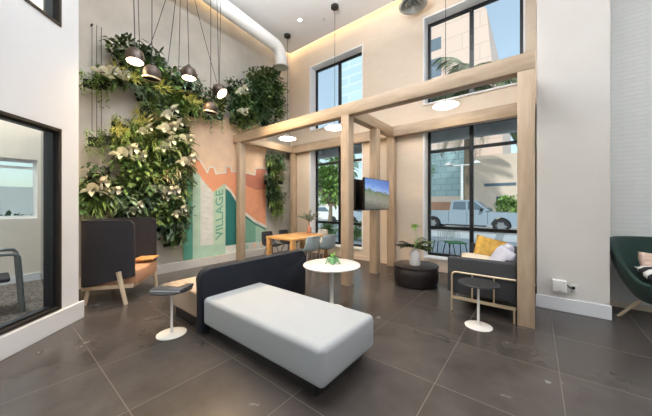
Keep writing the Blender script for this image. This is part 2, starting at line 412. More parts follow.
# local +y must be which side?
ysign = 1 if (Matrix.Rotation(ang, 4, 'Z') @ Vector((0, 1, 0))).dot(Nn) > 0 else -1
def lw(b): return b.xf(RW)
def ybox(b, x0, x1, d0, d1, z0, z1, bev=0):
    ya, yb = sorted((ysign*d0, ysign*d1)); b.box((x0, ya, z0), (x1, yb, z1), bev); return b
S0, S1 = 0.285, 3.6
b = B()
ybox(b, 0.05, S0, 0, 0.14, 0, 6.0); ybox(b, S1, 6.5, 0, 0.14, 0, 6.0)
for z0, z1 in ((0, 0.215), (2.16, 3.27), (5.3, 6.0)): ybox(b, S0, S1, 0, 0.14, z0, z1)
struct('wall_diagonal', lw(b), 'white_paint')
b = B(); ybox(b, 0.0, 6.5, -0.025, 0.0, 0, 0.20, 0.005); ybox(b, 0.025, 0.05, 0.0, 0.14, 0, 0.20, 0.005)
struct('baseboard_diagonal', lw(b), 'white_paint')
for idx, z0, z1 in ((5, 0.215, 2.16), (6, 3.27, 5.3)):
    w = bpy.data.objects.new('window_%d' % idx, None); COL.objects.link(w); w.location = P0+D*0.3+Vector((0, 0, z0)); w['kind'] = 'structure'
    b = B(); t = 0.03
    ybox(b, S0, S0+t, -0.01, 0.13, z0, z1); ybox(b, S1-t, S1, -0.01, 0.13, z0, z1)
    ybox(b, S0+t, S1-t, -0.01, 0.13, z0, z0+t); ybox(b, S0+t, S1-t, -0.01, 0.13, z1-t, z1)
    obj('window_frame', lw(b), 'bronze', w)
    b = B(); ybox(b, S0+t, S0+t+0.03, 0.03, 0.12, z0+t, z1-t)
    ybox(b, S0+t, S1-t, 0.03, 0.10, z0+t, z0+t+0.02); ybox(b, S0+t, S1-t, 0.03, 0.10, z1-t-0.02, z1-t)
    obj('inner_frame', lw(b), 'black_metal', w)
    b = B(); ybox(b, S0+t, S1-t, 0.055, 0.06, z0+t, z1-t)
    obj('window_pane', lw(b), 'glass', w)

# the meeting room seen through the diagonal window
struct('wall_meeting_side', B().box((-7.1, 0.56, 0), (-4.40, 0.60, 6.0)), 'room_wall')
struct('trim_4', B().box((-6.85, 0.535, 0.02), (-4.42, 0.56, 2.6)), 'glass_dark')
MX = -6.9
b = B(); wy0, wy1, wz0, wz1 = -2.2, 0.50, 1.10, 2.12
b.box((MX-0.2, -4, 0), (MX, wy0, 6)); b.box((MX-0.2, wy1, 0), (MX, 0.56, 6))
b.box((MX-0.2, wy0, 0), (MX, wy1, wz0)); b.box((MX-0.2, wy0, wz1), (MX, wy1, 6))
struct('wall_meeting', b, 'room_wall')
struct('baseboard_meeting', B().box((MX, -4, 0.012), (MX+0.02, 0.53, 0.14)), 'white_paint')
w = bpy.data.objects.new('window_7', None); COL.objects.link(w); w.location = (MX, -0.9, wz0); w['kind'] = 'structure'
b = B(); b.box((MX-0.12, wy0, wz0), (MX-0.06, wy1, wz0+0.05)); b.box((MX-0.12, wy0, wz1-0.05), (MX-0.06, wy1, wz1))
b.box((MX-0.12, wy1-0.05, wz0+0.05), (MX-0.06, wy1, wz1-0.05)); b.box((MX-0.12, wy0, wz0+0.05), (MX-0.06, wy0+0.05, wz1-0.05))
obj('window_frame', b, 'white_metal', w)
for y in (0.06, -0.5, -1.1): obj('mullion', B().box((MX-0.12, y-0.02, wz0+0.05), (MX-0.06, y+0.02, wz1-0.05)), 'white_metal', w)
obj('glazing_bar', B().box((MX-0.125, wy0+0.05, 1.96), (MX-0.065, wy1-0.05, 2.0)), 'white_metal', w)
obj('window_pane', B().box((MX-0.092, wy0+0.05, wz0+0.05), (MX-0.088, wy1-0.05, wz1-0.05)), 'glass', w)
b = B(); b.box((MX, -3.9, 0.0), (-4.22, 0.53, 0.012)); struct('trim_5', b, 'carpet')    # carpet laid in the meeting room

# ------------------------------------------------------------------ timber pergola
pg = thing('timber_pergola', 'light oak post and beam frame standing against the mural wall and the window wall', 'pergola', (-2.8, 4.5, 0))
YF = 3.62; BW = 0.155; TZ = 3.01; BH = 0.195
def post(x0, y0, z1=TZ-BH): obj('post', B().box((x0, y0, 0), (x0+BW, y0+BW, z1), 0.004), 'oak', pg, smooth=30)
for x, y in ((-5.60, YF), (-2.545, YF), (-0.152, YF), (-2.545, 4.60), (-2.545, 5.375), (-5.60, 5.375), (-0.152, 5.375)): post(x, y)
obj('beam', B().box((-5.72, YF, TZ-BH), (0.004, YF+BW, TZ), 0.004), 'oak_x', pg, smooth=30)
obj('beam', B().box((-5.72, 5.375, TZ-BH), (0.004, 5.375+BW, TZ+0.02), 0.004), 'oak_x', pg, smooth=30)
for x in (-5.60, -2.545, -0.152):
    obj('beam', B().box((x, YF+BW, TZ-BH), (x+BW, 5.375, TZ-0.01), 0.004), 'oak_y', pg, smooth=30)

# ------------------------------------------------------------------ mural
MXP = WX+0.02
mu = thing('wall_mural', 'painted mural of an orange sky over green ridges and pale towers with vertical lettering', 'mural', (WX+0.01, 3.57, 0.16))
obj('panel', B().box((WX+0.001, 2.45, 0.161), (MXP, 4.63, 3.42)), 'mural_peach', mu)
def layer(poly, k, m, name): return obj(name, B().prism(poly, 0, MXP+0.0004, MXP+0.002*k), m, mu)
SKY = [(2.46, 2.30), (2.539, 2.35), (2.674, 2.405), (2.814, 2.317), (2.982, 2.05), (3.033, 2.176), (3.134, 2.188), (3.187, 2.044), (3.43, 2.092), (3.43, 2.243), (3.577, 2.243), (3.577, 2.14), (3.97, 2.142), (4.261, 2.109), (4.30, 2.293), (4.62, 2.317)]
layer(SKY+[(4.62, 0.17), (2.46, 0.17)], 1, 'mural_orange', 'orange_field')
layer([(3.70, 2.14), (4.261, 2.11), (4.30, 2.28), (4.62, 2.30), (4.62, 1.75), (4.3, 1.72), (3.7, 1.9)], 1.5, 'mural_rust', 'rust_skyline')
def ribbon(pts, w, k, m, name):
    b = B(); n = len(pts)
    for i in range(n-1):
        p, q = Vector(pts[i]), Vector(pts[i+1]); d = (q-p).normalized(); nn = Vector((-d.y, d.x))*w/2; e = d*w*0.3
        b.prism([tuple(p-nn-e), tuple(q-nn+e), tuple(q+nn+e), tuple(p+nn-e)], 0, MXP+0.0004, MXP+0.002*k)
    return obj(name, b, m, mu)
ribbon(SKY, 0.035, 2.0, 'mural_line', 'skyline_outline')
HILL = [(3.40, 1.80), (3.55, 1.687), (3.713, 1.448), (3.97, 1.122), (4.274, 0.904), (4.62, 0.74)]
layer([(3.38, 1.80)]+HILL[1:]+[(4.62, 0.3), (3.38, 0.3)], 2, 'mural_teal', 'hill')
layer([(3.98, 1.00), (4.28, 0.80), (4.28, 0.28), (3.98, 0.28)], 3, 'mural_sage', 'hill_stripe')
layer([(4.28, 0.80), (4.62, 0.64), (4.62, 0.28), (4.28, 0.28)], 3, 'mural_mint', 'hill_stripe')
ribbon(HILL, 0.05, 4, 'mural_line', 'hill_outline')
ribbon([(y+0.01, z-0.05) for y, z in HILL], 0.02, 4.3, 'mural_line', 'hill_outline')
layer([(2.46, 1.80), (2.55, 1.87), (2.70, 2.05), (2.70, 0.17), (2.46, 0.17)], 3, 'mural_green', 'green_tower')
ribbon([(2.46, 1.82), (2.56, 1.90), (2.72, 2.09)], 0.04, 4, 'mural_line', 'tower_outline')
layer([(2.66, 2.04), (2.74, 2.04), (2.84, 1.95), (2.84, 0.17), (2.66, 0.17)], 4, 'mural_pale', 'pale_tower')
layer([(2.825, 1.93), (3.123, 1.62), (3.123, 0.30), (2.825, 0.30)], 5, 'mural_offw', 'white_tower')
layer([(3.123, 1.62), (3.394, 1.83), (3.42, 1.80), (3.42, 0.30), (3.123, 0.30)], 5, 'mural_pale', 'sage_tower')
layer([(2.66, 0.43), (3.42, 0.43), (3.42, 0.17), (2.66, 0.17)], 6, 'mural_mint', 'lower_band')
layer([(3.42, 0.36), (4.62, 0.36), (4.62, 0.165), (3.42, 0.165)], 6, 'mural_offw', 'lower_band')
for y in (3.75, 3.95, 4.2, 4.42): layer([(y, 0.33), (y+0.1, 0.33), (y+0.1, 0.22), (y, 0.22)], 7, 'mural_mint' if int(y*20) % 2 else 'mural_peach', 'small_block')
# lettering reading upwards
def letters(body, y0, z0, size, length, m, name, thick=0.004, shear=0.0):
    cu = bpy.data.curves.new(name, 'FONT'); cu.body = body; cu.size = 1; cu.extrude = 0.01; cu.offset = 0.012
    t = bpy.data.objects.new('tmp', cu); COL.objects.link(t)
    dg = bpy.context.evaluated_depsgraph_get(); me = bpy.data.meshes.new_from_object(t.evaluated_get(dg))
    bpy.data.objects.remove(t); bpy.data.curves.remove(cu)
    xs = [v.co.x for v in me.vertices]; ys = [v.co.y for v in me.vertices]
    w = max(xs)-min(xs); h = max(ys)-min(ys)
    for v in me.vertices:
        a = (v.co.x-min(xs))/w*length; c = (v.co.y-min(ys))/h*size; e = v.co.z/0.01
        v.co = Vector((MXP+0.011+thick*0.5*(e+1), y0+size-c, z0+a+(size-c)*shear))
    me.materials.append(M[m]); o = bpy.data.objects.new(name, me); COL.objects.link(o)
    o.data.transform(wmat(mu).inverted()); o.parent = mu
    return o
letters('VILLAGE', 3.17, 0.52, 0.19, 1.13, 'mural_letterg', 'lettering', shear=0.25)
# the paler word beside it cannot be read in the photograph: five slanted white strokes
b = B()
for k in range(5):
    z = 0.62+k*0.235
    for (ya, za, yb, zb) in ((2.88, z, 3.07, z-0.02), (2.88, z+0.13, 3.07, z+0.11), (2.89, z, 3.06, z+0.11)):
        p, q = Vector((ya, za)), Vector((yb, zb)); d = (q-p).normalized(); nn = Vector((-d.y, d.x))*0.014
        b.prism([tuple(p-nn), tuple(q-nn), tuple(q+nn), tuple(p+nn)], 0, MXP+0.011, MXP+0.014)
obj('faded_lettering', b, 'mural_letterw', mu)

# ------------------------------------------------------------------ living wall
POLY = {
 'main': [(0.95,3.40),(1.12,3.55),(1.25,3.95),(1.3,4.12),(1.5,4.28),(1.8,4.32),(2.05,4.15),(2.35,4.05),(2.7,4.0),(2.85,3.85),(3.376,3.749),(3.86,3.605),(3.803,3.297),(3.301,3.40),(2.834,3.28),(2.43,3.135),(2.43,2.449),(2.43,1.837),(2.43,0.42),(2.07,0.467),(2.036,1.083),(0.967,1.143),(0.849,1.194),(0.849,1.879),(1.028,2.026),(1.354,1.845),(1.382,2.447),(0.967,2.448),(0.943,2.78),(1.354,2.82),(1.65,2.85),(1.70,3.1),(1.62,3.42),(1.2,3.30)],
 'clump': [(3.427,4.229),(3.86,4.438),(3.976,4.779),(4.54,5.0),(5.0,4.85),(4.998,4.027),(5.05,3.721),(4.54,3.46),(3.803,3.36),(3.376,3.611)],
 'column': [(4.60,2.70),(4.888,2.76),(5.05,2.451),(5.08,1.123),(4.60,1.139),(4.56,1.975)]}
def inside(p, poly):
    c = False; n = len(poly); j = n-1
    for i in range(n):
        a, q = poly[i], poly[j]
        if (a[1] > p[1]) != (q[1] > p[1]) and p[0] < (q[0]-a[0])*(p[1]-a[1])/(q[1]-a[1])+a[0]: c = not c
        j = i
    return c
# leaves grow from the wall (local origin at the wall, +x into the room)
def rnd(a, b): return random.uniform(a, b)
def outdir(spread=1.0, up=0.0):
    return Vector((rnd(0.35, 1.0), rnd(-1, 1)*spread, rnd(-0.8, 1)*spread+up)).normalized()
def plant_proto(kind):
    random.seed(hash(kind) % 1000 if False else sum(ord(c) for c in kind))
    r = bpy.data.objects.new('x', None); COL.objects.link(r)
    parts = []
    b = B(); f = B()
    if kind == 'broad':
        for _ in range(75):
            p = (rnd(0.02, 0.22), rnd(-0.17, 0.17), rnd(-0.17, 0.17)); b.leaf(p, outdir(), (0, 0, 1), rnd(0.10, 0.19), rnd(0.045, 0.08), rnd(0.3, 1.2), 3)
        parts.append(('foliage', b, 'leaf'))
    elif kind == 'dark':
        for _ in range(85):
            p = (rnd(0.02, 0.24), rnd(-0.18, 0.18), rnd(-0.18, 0.18)); b.leaf(p, outdir(), (0, 0, 1), rnd(0.12, 0.2), rnd(0.03, 0.055), rnd(0.4, 1.4), 3)
        parts.append(('foliage', b, 'leaf_dark'))
    elif kind == 'fern':
        for _ in range(22):
            p = Vector((rnd(0.03, 0.1), rnd(-0.08, 0.08), rnd(-0.05, 0.1))); d = outdir(1.0, 0.5); n = 9; st = rnd(0.028, 0.04)
            for i in range(n):
                sd = d.cross(Vector((0, 0, 1))).normalized(); q = p.copy()
                for s_ in (-1, 1): b.leaf(q, sd*s_+d*0.5, (0, 0, 1), 0.075*(1-i/n*0.8), 0.024, 0.5, 2)
                p = p+d*st; d = (d+Vector((0, 0, -0.16))).normalized()
        parts.append(('foliage', b, 'leaf_fern'))
    elif kind == 'strap':
        for _ in range(60):
            p = (rnd(0.02, 0.08), rnd(-0.08, 0.08), rnd(-0.06, 0.06)); b.leaf(p, outdir(1.0, 0.4), (0, 0, 1), rnd(0.25, 0.42), rnd(0.016, 0.028), rnd(1.0, 2.6), 6, shape='strap')
        parts.append(('foliage', b, 'leaf_fern'))
    elif kind == 'bromeliad':
        for c in range(4):
            c0 = Vector((rnd(0.05, 0.14), rnd(-0.13, 0.13), rnd(-0.13, 0.13))); ax = outdir(0.4, 0.3)
            for k in range(16):
                a = rnd(0, 2*PI); u = ax.orthogonal().normalized(); w2 = ax.cross(u)
                d = (ax*rnd(0.3, 1.2)+u*math.cos(a)+w2*math.sin(a))
                b.leaf(c0, d, ax, rnd(0.14, 0.24), rnd(0.022, 0.035), rnd(0.2, 1.0), 4, shape='taper')
        parts.append(('foliage', b, 'leaf_yellow'))
    elif kind == 'lily':
        for _ in range(45):
            p = (rnd(0.02, 0.14), rnd(-0.14, 0.14), rnd(-0.14, 0.1)); b.leaf(p, outdir(), (0, 0, 1), rnd(0.14, 0.24), rnd(0.05, 0.075), rnd(0.4, 1.2), 4)
        parts.append(('foliage', b, 'leaf'))
        for _ in range(8):
            p = Vector((rnd(0.19, 0.25), rnd(-0.13, 0.13), rnd(-0.12, 0.12)))
            f.tube([(0.05, 0, 0), p*0.6, p], 0.004, 5)
            for q in range(2): f.leaf(p, outdir(1.0, 0.4), (rnd(-1,1), rnd(-1,1), 1), rnd(0.10, 0.18), rnd(0.06, 0.095), rnd(0.1, 0.8), 4)
        parts.append(('blossom', f, 'bract'))
    elif kind == 'pale':
        for _ in range(40):
            p = (rnd(0.02, 0.16), rnd(-0.14, 0.14), rnd(-0.14, 0.14)); b.leaf(p, outdir(), (0, 0, 1), rnd(0.12, 0.2), rnd(0.035, 0.055), rnd(0.4, 1.0), 3)
        for _ in range(30):
            p = (rnd(0.02, 0.12), rnd(-0.1, 0.1), rnd(-0.1, 0.1)); b.leaf(p, outdir(1, 0.2), (0, 0, 1), rnd(0.2, 0.32), rnd(0.02, 0.03), rnd(0.6, 1.8), 5, shape='strap')
        parts.append(('foliage', b, 'leaf_blue'))
    elif kind == 'straw':
        for _ in range(36):
            p = (rnd(0.05, 0.16), rnd(-0.07, 0.07), rnd(-0.05, 0.05)); b.leaf(p, outdir(0.9, 0.5), (0, 0, 1), rnd(0.2, 0.34), rnd(0.02, 0.035), rnd(0.6, 2.2), 5, shape='strap')
        parts.append(('foliage', b, 'leaf_tan'))
    elif kind == 'trail':
        for _ in range(9):
            p = Vector((rnd(0.05, 0.2), rnd(-0.13, 0.13), 0.08)); L = rnd(0.25, 0.62); n = int(L/0.028); dy = rnd(-0.06, 0.06)
            for i in range(n):
                q = p+Vector((rnd(-0.01, 0.01), dy*i/n, -0.028*i)); b.leaf(q, (rnd(-1, 1), rnd(-1, 1), -0.5), (0, 0, 1), rnd(0.04, 0.065), 0.022, 0.3, 2)
        parts.append(('foliage', b, 'leaf_fern'))
    for n, bb, m in parts: obj(n, bb, m, r, smooth=180, local=True)
    pb = B(); pb.box((0.012, -0.1, -0.16), (0.1, 0.1, -0.02), 0.012)
    obj('pot', pb, 'pot_felt_shade', r, local=True)
    return r
KNAME = dict(broad='broadleaf_plant', dark='glossy_shrub', fern='fern', strap='spider_plant', bromeliad='bromeliad', lily='peace_lily', pale='silver_leaf_plant', straw='straw_grass_plant', trail='trailing_vine')
KDESC = dict(broad='mid green broadleaf plant', dark='dark green narrow-leaved glossy plant', fern='bright green feathery fern', strap='arching long-leaved spider plant',
             bromeliad='yellow-green spiky bromeliad', lily='leafy plant with cream white blooms', pale='silvery green long-leaved plant', straw='straw-coloured spiky grass plant', trail='hanging green trailing vine')
PROTO = {}; used = {}
def region(y, z):
    if z > 3.3 and y > 3.3: return 'in the high clump right of the pendants'
    if y > 4.3: return 'in the narrow column right of the mural'
    if z > 3.75: return 'along the living wall top edge'
    if z > 3.0 and y > 2.2: return 'in the strip directly above the mural'
    if z > 3.0: return 'around the two leftmost pendant lamps'
    if z > 2.1: return 'halfway up the living wall'
    if y < 1.7: return 'on the wall just above the booth'
    return 'low on the wall beside the mural'
groups = {}
def put(kind, y, z, x=0.0, sc=1.0):
    if kind not in PROTO: PROTO[kind] = plant_proto(kind); r = PROTO[kind]
    else: r = copy_tree(PROTO[kind])
    r.name = KNAME[kind]
    r.location = (WX+0.03+x, y, z); rx = rnd(-0.5, 0.5)
    r.rotation_euler = (rx if kind not in ('trail', 'fern', 'strap') else rx*0.2, 0, rnd(-0.25, 0.25)); r.scale = (sc*rnd(0.95, 1.15), sc*rnd(0.9, 1.1), sc*rnd(0.9, 1.1))
    rg = region(y, z)
    tag(r, KDESC[kind]+' '+rg, 'plant', KNAME[kind].replace('_', ' ')+'s '+rg)
    groups.setdefault(r['label'], []).append(r)
    return r
LILY = [(1.0,1.62),(1.17,1.55),(1.42,2.22),(1.62,2.18),(2.05,2.45),(2.32,2.62),(1.52,1.28),(2.0,1.60),(2.15,1.55),(1.30,3.50),(1.12,3.45),(2.15,2.85),(3.65,4.0),(3.62,3.52),(1.65,2.65),(2.25,1.2),(2.0,3.05),(1.95,2.75),(2.35,2.2)]
def choose(y, z, key):
    t = random.random()
    if key == 'clump': return 'dark' if t < 0.5 else ('broad' if t < 0.92 else 'pale')
    if key == 'column': return 'dark' if t < 0.4 else ('strap' if t < 0.65 else ('fern' if t < 0.8 else 'broad'))
    if z > 3.75: return 'broad' if t < 0.5 else ('dark' if t < 0.75 else 'pale')
    if z > 2.5: return ('bromeliad' if t < 0.32 else 'fern' if t < 0.5 else 'straw' if t < 0.57 else 'broad' if t < 0.72 else 'strap' if t < 0.88 else 'pale')
    if z > 1.6: return ('broad' if t < 0.3 else 'strap' if t < 0.45 else 'bromeliad' if t < 0.55 else 'dark' if t < 0.75 else 'pale' if t < 0.85 else 'straw' if t < 0.9 else 'fern')
    return 'dark' if t < 0.5 else ('broad' if t < 0.8 else ('strap' if t < 0.9 else 'pale'))
rs = random.Random(11)
spots = []
for key, poly in POLY.items():
    st = 0.235 if key != 'column' else 0.22
    ys = [p[0] for p in poly]; zs = [p[1] for p in poly]
    z = min(zs)+0.06; row = 0
    while z < max(zs):
        y = min(ys)+0.03+(row % 2)*st*0.5
        while y < max(ys):
            p = (y+rs.uniform(-0.05, 0.05), z+rs.uniform(-0.05, 0.05))
            m_ = 0.07 if key != 'column' else 0.0
            if inside(p, poly) and (inside((p[0]-m_, p[1]), poly) or inside((p[0]+m_, p[1]), poly)) and inside((p[0], p[1]+m_*1.8), poly) and inside((p[0], p[1]-m_), poly): spots.append((key, *p))
            y += st
        z += st*0.95; row += 1
random.seed(5)
for key, y, z in spots:
    random.seed(int(y*1000)*7+int(z*1000))
    k = choose(y, z, key)
    if key == 'column' and k == 'broad': k = 'dark'
    put(k, y, z, rnd(0, 0.10), rnd(0.85, 1.12) if key != 'column' else 0.72)
for i, (y, z) in enumerate(LILY):
    random.seed(900+i); put('lily', y, z, 0.14, rnd(0.8, 1.1))
TR = [(1.0,3.35),(1.1,3.4),(1.75,3.1),(1.35,2.75),(2.0,3.3),(2.9,3.35),(3.15,3.4),(3.55,3.4),(3.75,3.35),(3.9,3.4),(1.2,2.5),(1.05,2.45),(4.15,3.6),(2.45,2.0),(2.42,1.2),(2.3,0.7),(4.75,1.3),(4.95,1.35),(2.4,2.9)]
for i, (y, z) in enumerate(TR):
    random.seed(300+i); put('trail', y, z, 0.1)
print('plants', len(spots)+len(LILY)+len(TR))
# dark sheets added behind the leaves, standing in for shade
lf = thing('shade_panel', 'added dark shade sheet hidden behind the main mass of wall plants', 'shade_sheet', (WX+0.01, 1.8, 0.5))
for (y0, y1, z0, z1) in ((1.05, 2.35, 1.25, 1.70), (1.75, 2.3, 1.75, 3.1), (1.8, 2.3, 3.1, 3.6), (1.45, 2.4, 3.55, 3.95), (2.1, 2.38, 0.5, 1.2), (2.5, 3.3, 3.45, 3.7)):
    obj('shade_backing', B().box((WX+0.001, y0, z0), (WX+0.028, y1, z1)), 'pot_felt_shade', lf)
lf = thing('shade_panel', 'added dark shade sheet behind the high clump of plants at the right', 'shade_sheet', (WX+0.01, 4.3, 3.5))
obj('shade_backing', B().box((WX+0.001, 3.95, 3.8), (WX+0.028, 4.75, 4.45)), 'pot_felt_shade', lf)
lf = thing('shade_panel', 'added dark shade sheet behind the narrow plant column beside the mural', 'shade_sheet', (WX+0.01, 4.8, 1.2))
obj('shade_backing', B().box((WX+0.001, 4.70, 1.3), (WX+0.028, 5.0, 2.6)), 'pot_felt_shade', lf)
# wire trellis cables at the top left of the wall
b = B()
for y in (1.02, 1.08, 1.14): b.tube([(WX+0.05, y, 2.3), (WX+0.05, y, 4.32)], 0.004, 6)
b.tube([(WX, 1.02, 4.3), (WX+0.06, 1.02, 4.3)], 0.014, 10)
tag(origin(obj('trellis_cable', b, 'cable'), (WX+0.05, 1.08, 2.3)), 'thin dark trellis wires fixed to the concrete at the upper left of the plants', 'trellis')

# ------------------------------------------------------------------ lights hanging over the living wall
def pendant(i, y, z, x, lit, tilt, label, top):
    t = thing('pendant_lamp', label, 'pendant lamp', (x, y, z), 0, None)
    R = Matrix.Translation((x, y, z)) @ Matrix.Rotation(tilt[1], 4, 'Z') @ Matrix.Rotation(tilt[0], 4, 'Y')
    b = B().lathe([(0.03, 0.10), (0.07, 0.095), (0.105, 0.06), (0.122, 0.0), (0.124, -0.06), (0.118, -0.09), (0.105, -0.092), (0.112, -0.05), (0.10, 0.04), (0.05, 0.08)], seg=28)
    obj('lamp_shade', b.xf(R), 'pendant', t, smooth=50)
    if lit:
        obj('lamp_diffuser', B().lathe([(0.108, -0.082), (0.09, -0.092), (0.02, -0.096)], seg=28).xf(R), 'lamp_glow', t, smooth=60)
        ld = bpy.data.lights.new('pendant_bulb', 'SPOT'); ld.energy = 230; ld.color = (1, 0.70, 0.38); ld.spot_size = 2.2; ld.spot_blend = 0.8; ld.shadow_soft_size = 0.08
        lo = bpy.data.objects.new('pendant_bulb', ld); COL.objects.link(lo); lo.parent = t
        lo.matrix_local = Matrix.Rotation(tilt[1], 4, 'Z') @ Matrix.Rotation(tilt[0], 4, 'Y') @ Matrix.Translation((0, 0, -0.11))
    else:
        obj('lamp_rim', B().lathe([(0.122, -0.075), (0.128, -0.085), (0.122, -0.1), (0.112, -0.095)], seg=28, cap=False).xf(R), 'brass', t, smooth=60)
    tp = Vector(top); bt = Vector((x, y, z+0.11))
    pts = [bt.lerp(tp, k/8) for k in range(9)]
    obj('cable', B().tube(pts, 0.006, 6), 'cable', t)
    obj('socket_cap', B().lathe([(0.035, 0.09), (0.035, 0.13), (0.012, 0.15)], seg=16).xf(R), 'cable', t, smooth=40)
HUB = (-4.6, 1.95, CZ-0.02)
pendant(0, 1.301, 3.52, -4.6, True, (-0.14, -0.3), 'leftmost lit brown dome pendant lamp before the living wall', (-4.6, 1.26, CZ))
pendant(1, 1.520, 3.36, -4.6, False, (0.12, 0.0), 'unlit brown dome pendant lamp between the two left lit lamps', (-4.6, 1.52, CZ))
pendant(2, 2.072, 3.57, -4.6, True, (-0.06, -0.3), 'middle lit brown dome pendant lamp with a bundle of cables above', (-4.6, 2.02, CZ))
pendant(3, 2.615, 3.46, -4.6, True, (-0.75, 0.55), 'rightmost lit brown dome pendant lamp tilted towards the seats', (-4.6, 2.56, CZ))
pendant(4, 2.51, 3.13, -4.7, False, (0.1, 0.3), 'unlit brown dome pendant lamp hanging lowest just above the mural', (-4.7, 2.51, CZ))
sw = [((-4.6, 2.05, 3.72), 'cable swagging left from the middle pendant', (-4.6, 1.75, 4.25)), ((-5.6, 1.80, 4.22), 'x', HUB), ((-5.6, 2.12, 4.08), 'x', HUB), ((-4.6, 2.57, 3.6), 'x', HUB), ((-5.6, 2.32, 4.0), 'x', HUB), ((-4.6, 2.62, 3.6), 'x', (-4.6, 2.66, CZ-0.02)), ((-4.6, 1.36, 3.65), 'x', (-4.6, 1.31, CZ-0.02))]
ct = thing('cable_bundle', 'bundle of thin black cables fanning down from the ceiling over the pendant lamps', 'cables', HUB)
for i, (a, _, c) in enumerate(sw):
    if i == 0: continue
    a, c = Vector(a), Vector(c); obj('cable', B().tube([a.lerp(c, k/6)+Vector((0, 0, -0.10*math.sin(PI*k/6))) for k in range(7)], 0.005, 6), 'cable', ct)

# white duct with elbow
dn = Vector((-4.80, -0.6, 5.56)); df = Vector((-5.085, 4.30, 5.33)); dd = (df-dn).normalized()
pts = [dn, dn.lerp(df, 0.5), df-dd*0.05]
end = Vector((-5.085, 4.60, 4.86))
for k in range(1, 8):
    a = k/7*PI/2; pts.append(Vector((df.x, df.y+0.28*math.sin(a), df.z-0.28*(1-math.cos(a)))))
pts.append(Vector((df.x, df.y+0.285, end.z)))
dt = thing('air_duct', 'round white air duct under the ceiling, elbow turned down near the corner', 'duct', dn)
obj('duct_pipe', B().tube(pts, 0.15, 24), 'duct', dt, smooth=40)
e = pts[-1]
obj('duct_outlet', B().lathe([(0.15, 0.03), (0.185, 0.0), (0.185, -0.02), (0.15, -0.025), (0.13, -0.01)], e, 28).lathe([(0.10, 0), (0.10, -0.02), (0.085, -0.02), (0.085, 0)], e, 24).lathe([(0.05, 0), (0.05, -0.02), (0.005, -0.02)], e, 24), 'vent_metal', dt, smooth=40)
for y in (0.6, 2.6): obj('hanger', B().tube([(-4.88 if y < 2 else -4.99, y, 5.5), (-4.88 if y < 2 else -4.99, y, CZ)], 0.008, 6), 'vent_metal', dt)

# round diffuser near the window wall
vt = thing('ceiling_diffuser', 'round metal ceiling air diffuser with concentric rings above the right windows', 'vent', (-1.92, 5.2, 5.36))
c = (-1.90, 5.18, 5.31)
obj('diffuser_ring', B().lathe([(0.16, 0.40), (0.16, 0.08), (0.26, 0.0), (0.27, -0.02), (0.24, -0.03), (0.20, 0.01)], c, 36, cap=False), 'vent_metal', vt, smooth=40)
for r0 in (0.19, 0.125, 0.06): obj('diffuser_ring', B().lathe([(r0, -0.035), (r0-0.035, 0.02), (r0-0.045, 0.015), (r0-0.012, -0.045)], c, 32, cap=False), 'vent_metal', vt, smooth=40)
obj('diffuser_cone', B().lathe([(0.155, 0.39), (0.15, 0.03)], c, 24), 'vent_metal', vt)

# disc pendants
def disc(x, y, z, d, label, cz=CZ):
    t = thing('disc_pendant', label, 'pendant lamp', (x, y, z))
    obj('lamp_disc', B().lathe([(0.03, 0.035), (d*0.44, 0.025), (d*0.5, 0.01), (d*0.5, -0.008), (d*0.485, -0.012)], (x, y, z), 40), 'white_lacquer', t, smooth=40)
    obj('lamp_diffuser', B().lathe([(d*0.48, -0.013), (d*0.45, -0.018), (0.01, -0.02)], (x, y, z), 40), 'disc_glow', t, smooth=60)
    obj('cord', B().tube([(x, y, z+0.03), (x, y, cz)], 0.005, 6), 'cable', t)
    obj('canopy', B().lathe([(0.085, 0), (0.085, -0.05), (0.07, -0.06)], (x, y, cz), 28), 'cable', t, smooth=40)
disc(-1.20, 4.83, 3.05, 0.42, 'white disc pendant lamp with thin cord before the right upper window')
disc(-3.46, 4.69, 3.04, 0.44, 'white disc pendant lamp half hidden behind the middle timber post')
disc(-5.02, 4.74, 3.05, 0.44, 'white disc pendant lamp nearest the mural wall under the duct')
# recessed downlight and sprinkler
for (x, y, lab) in ((-4.37, 4.53, 'small bright recessed downlight in the ceiling near the corner'),):
    t = thing('recessed_downlight', lab, 'downlight', (x, y, CZ-0.01))
    obj('trim_ring', B().lathe([(0.07, 0.0), (0.07, -0.008), (0.05, -0.008)], (x, y, CZ), 24), 'white_lacquer', t)
    obj('lamp_diffuser', B().lathe([(0.048, -0.009), (0.005, -0.0095)], (x, y, CZ), 24), 'down_glow', t)
tag(origin(obj('fire_sprinkler', B().lathe([(0.035, 0), (0.035, -0.01), (0.012, -0.015), (0.012, -0.04), (0.025, -0.045)], (-3.9, 4.85, CZ), 20), 'vent_metal'), (-3.9, 4.85, CZ)), 'tiny metal sprinkler head in the ceiling right of the downlight', 'sprinkler')

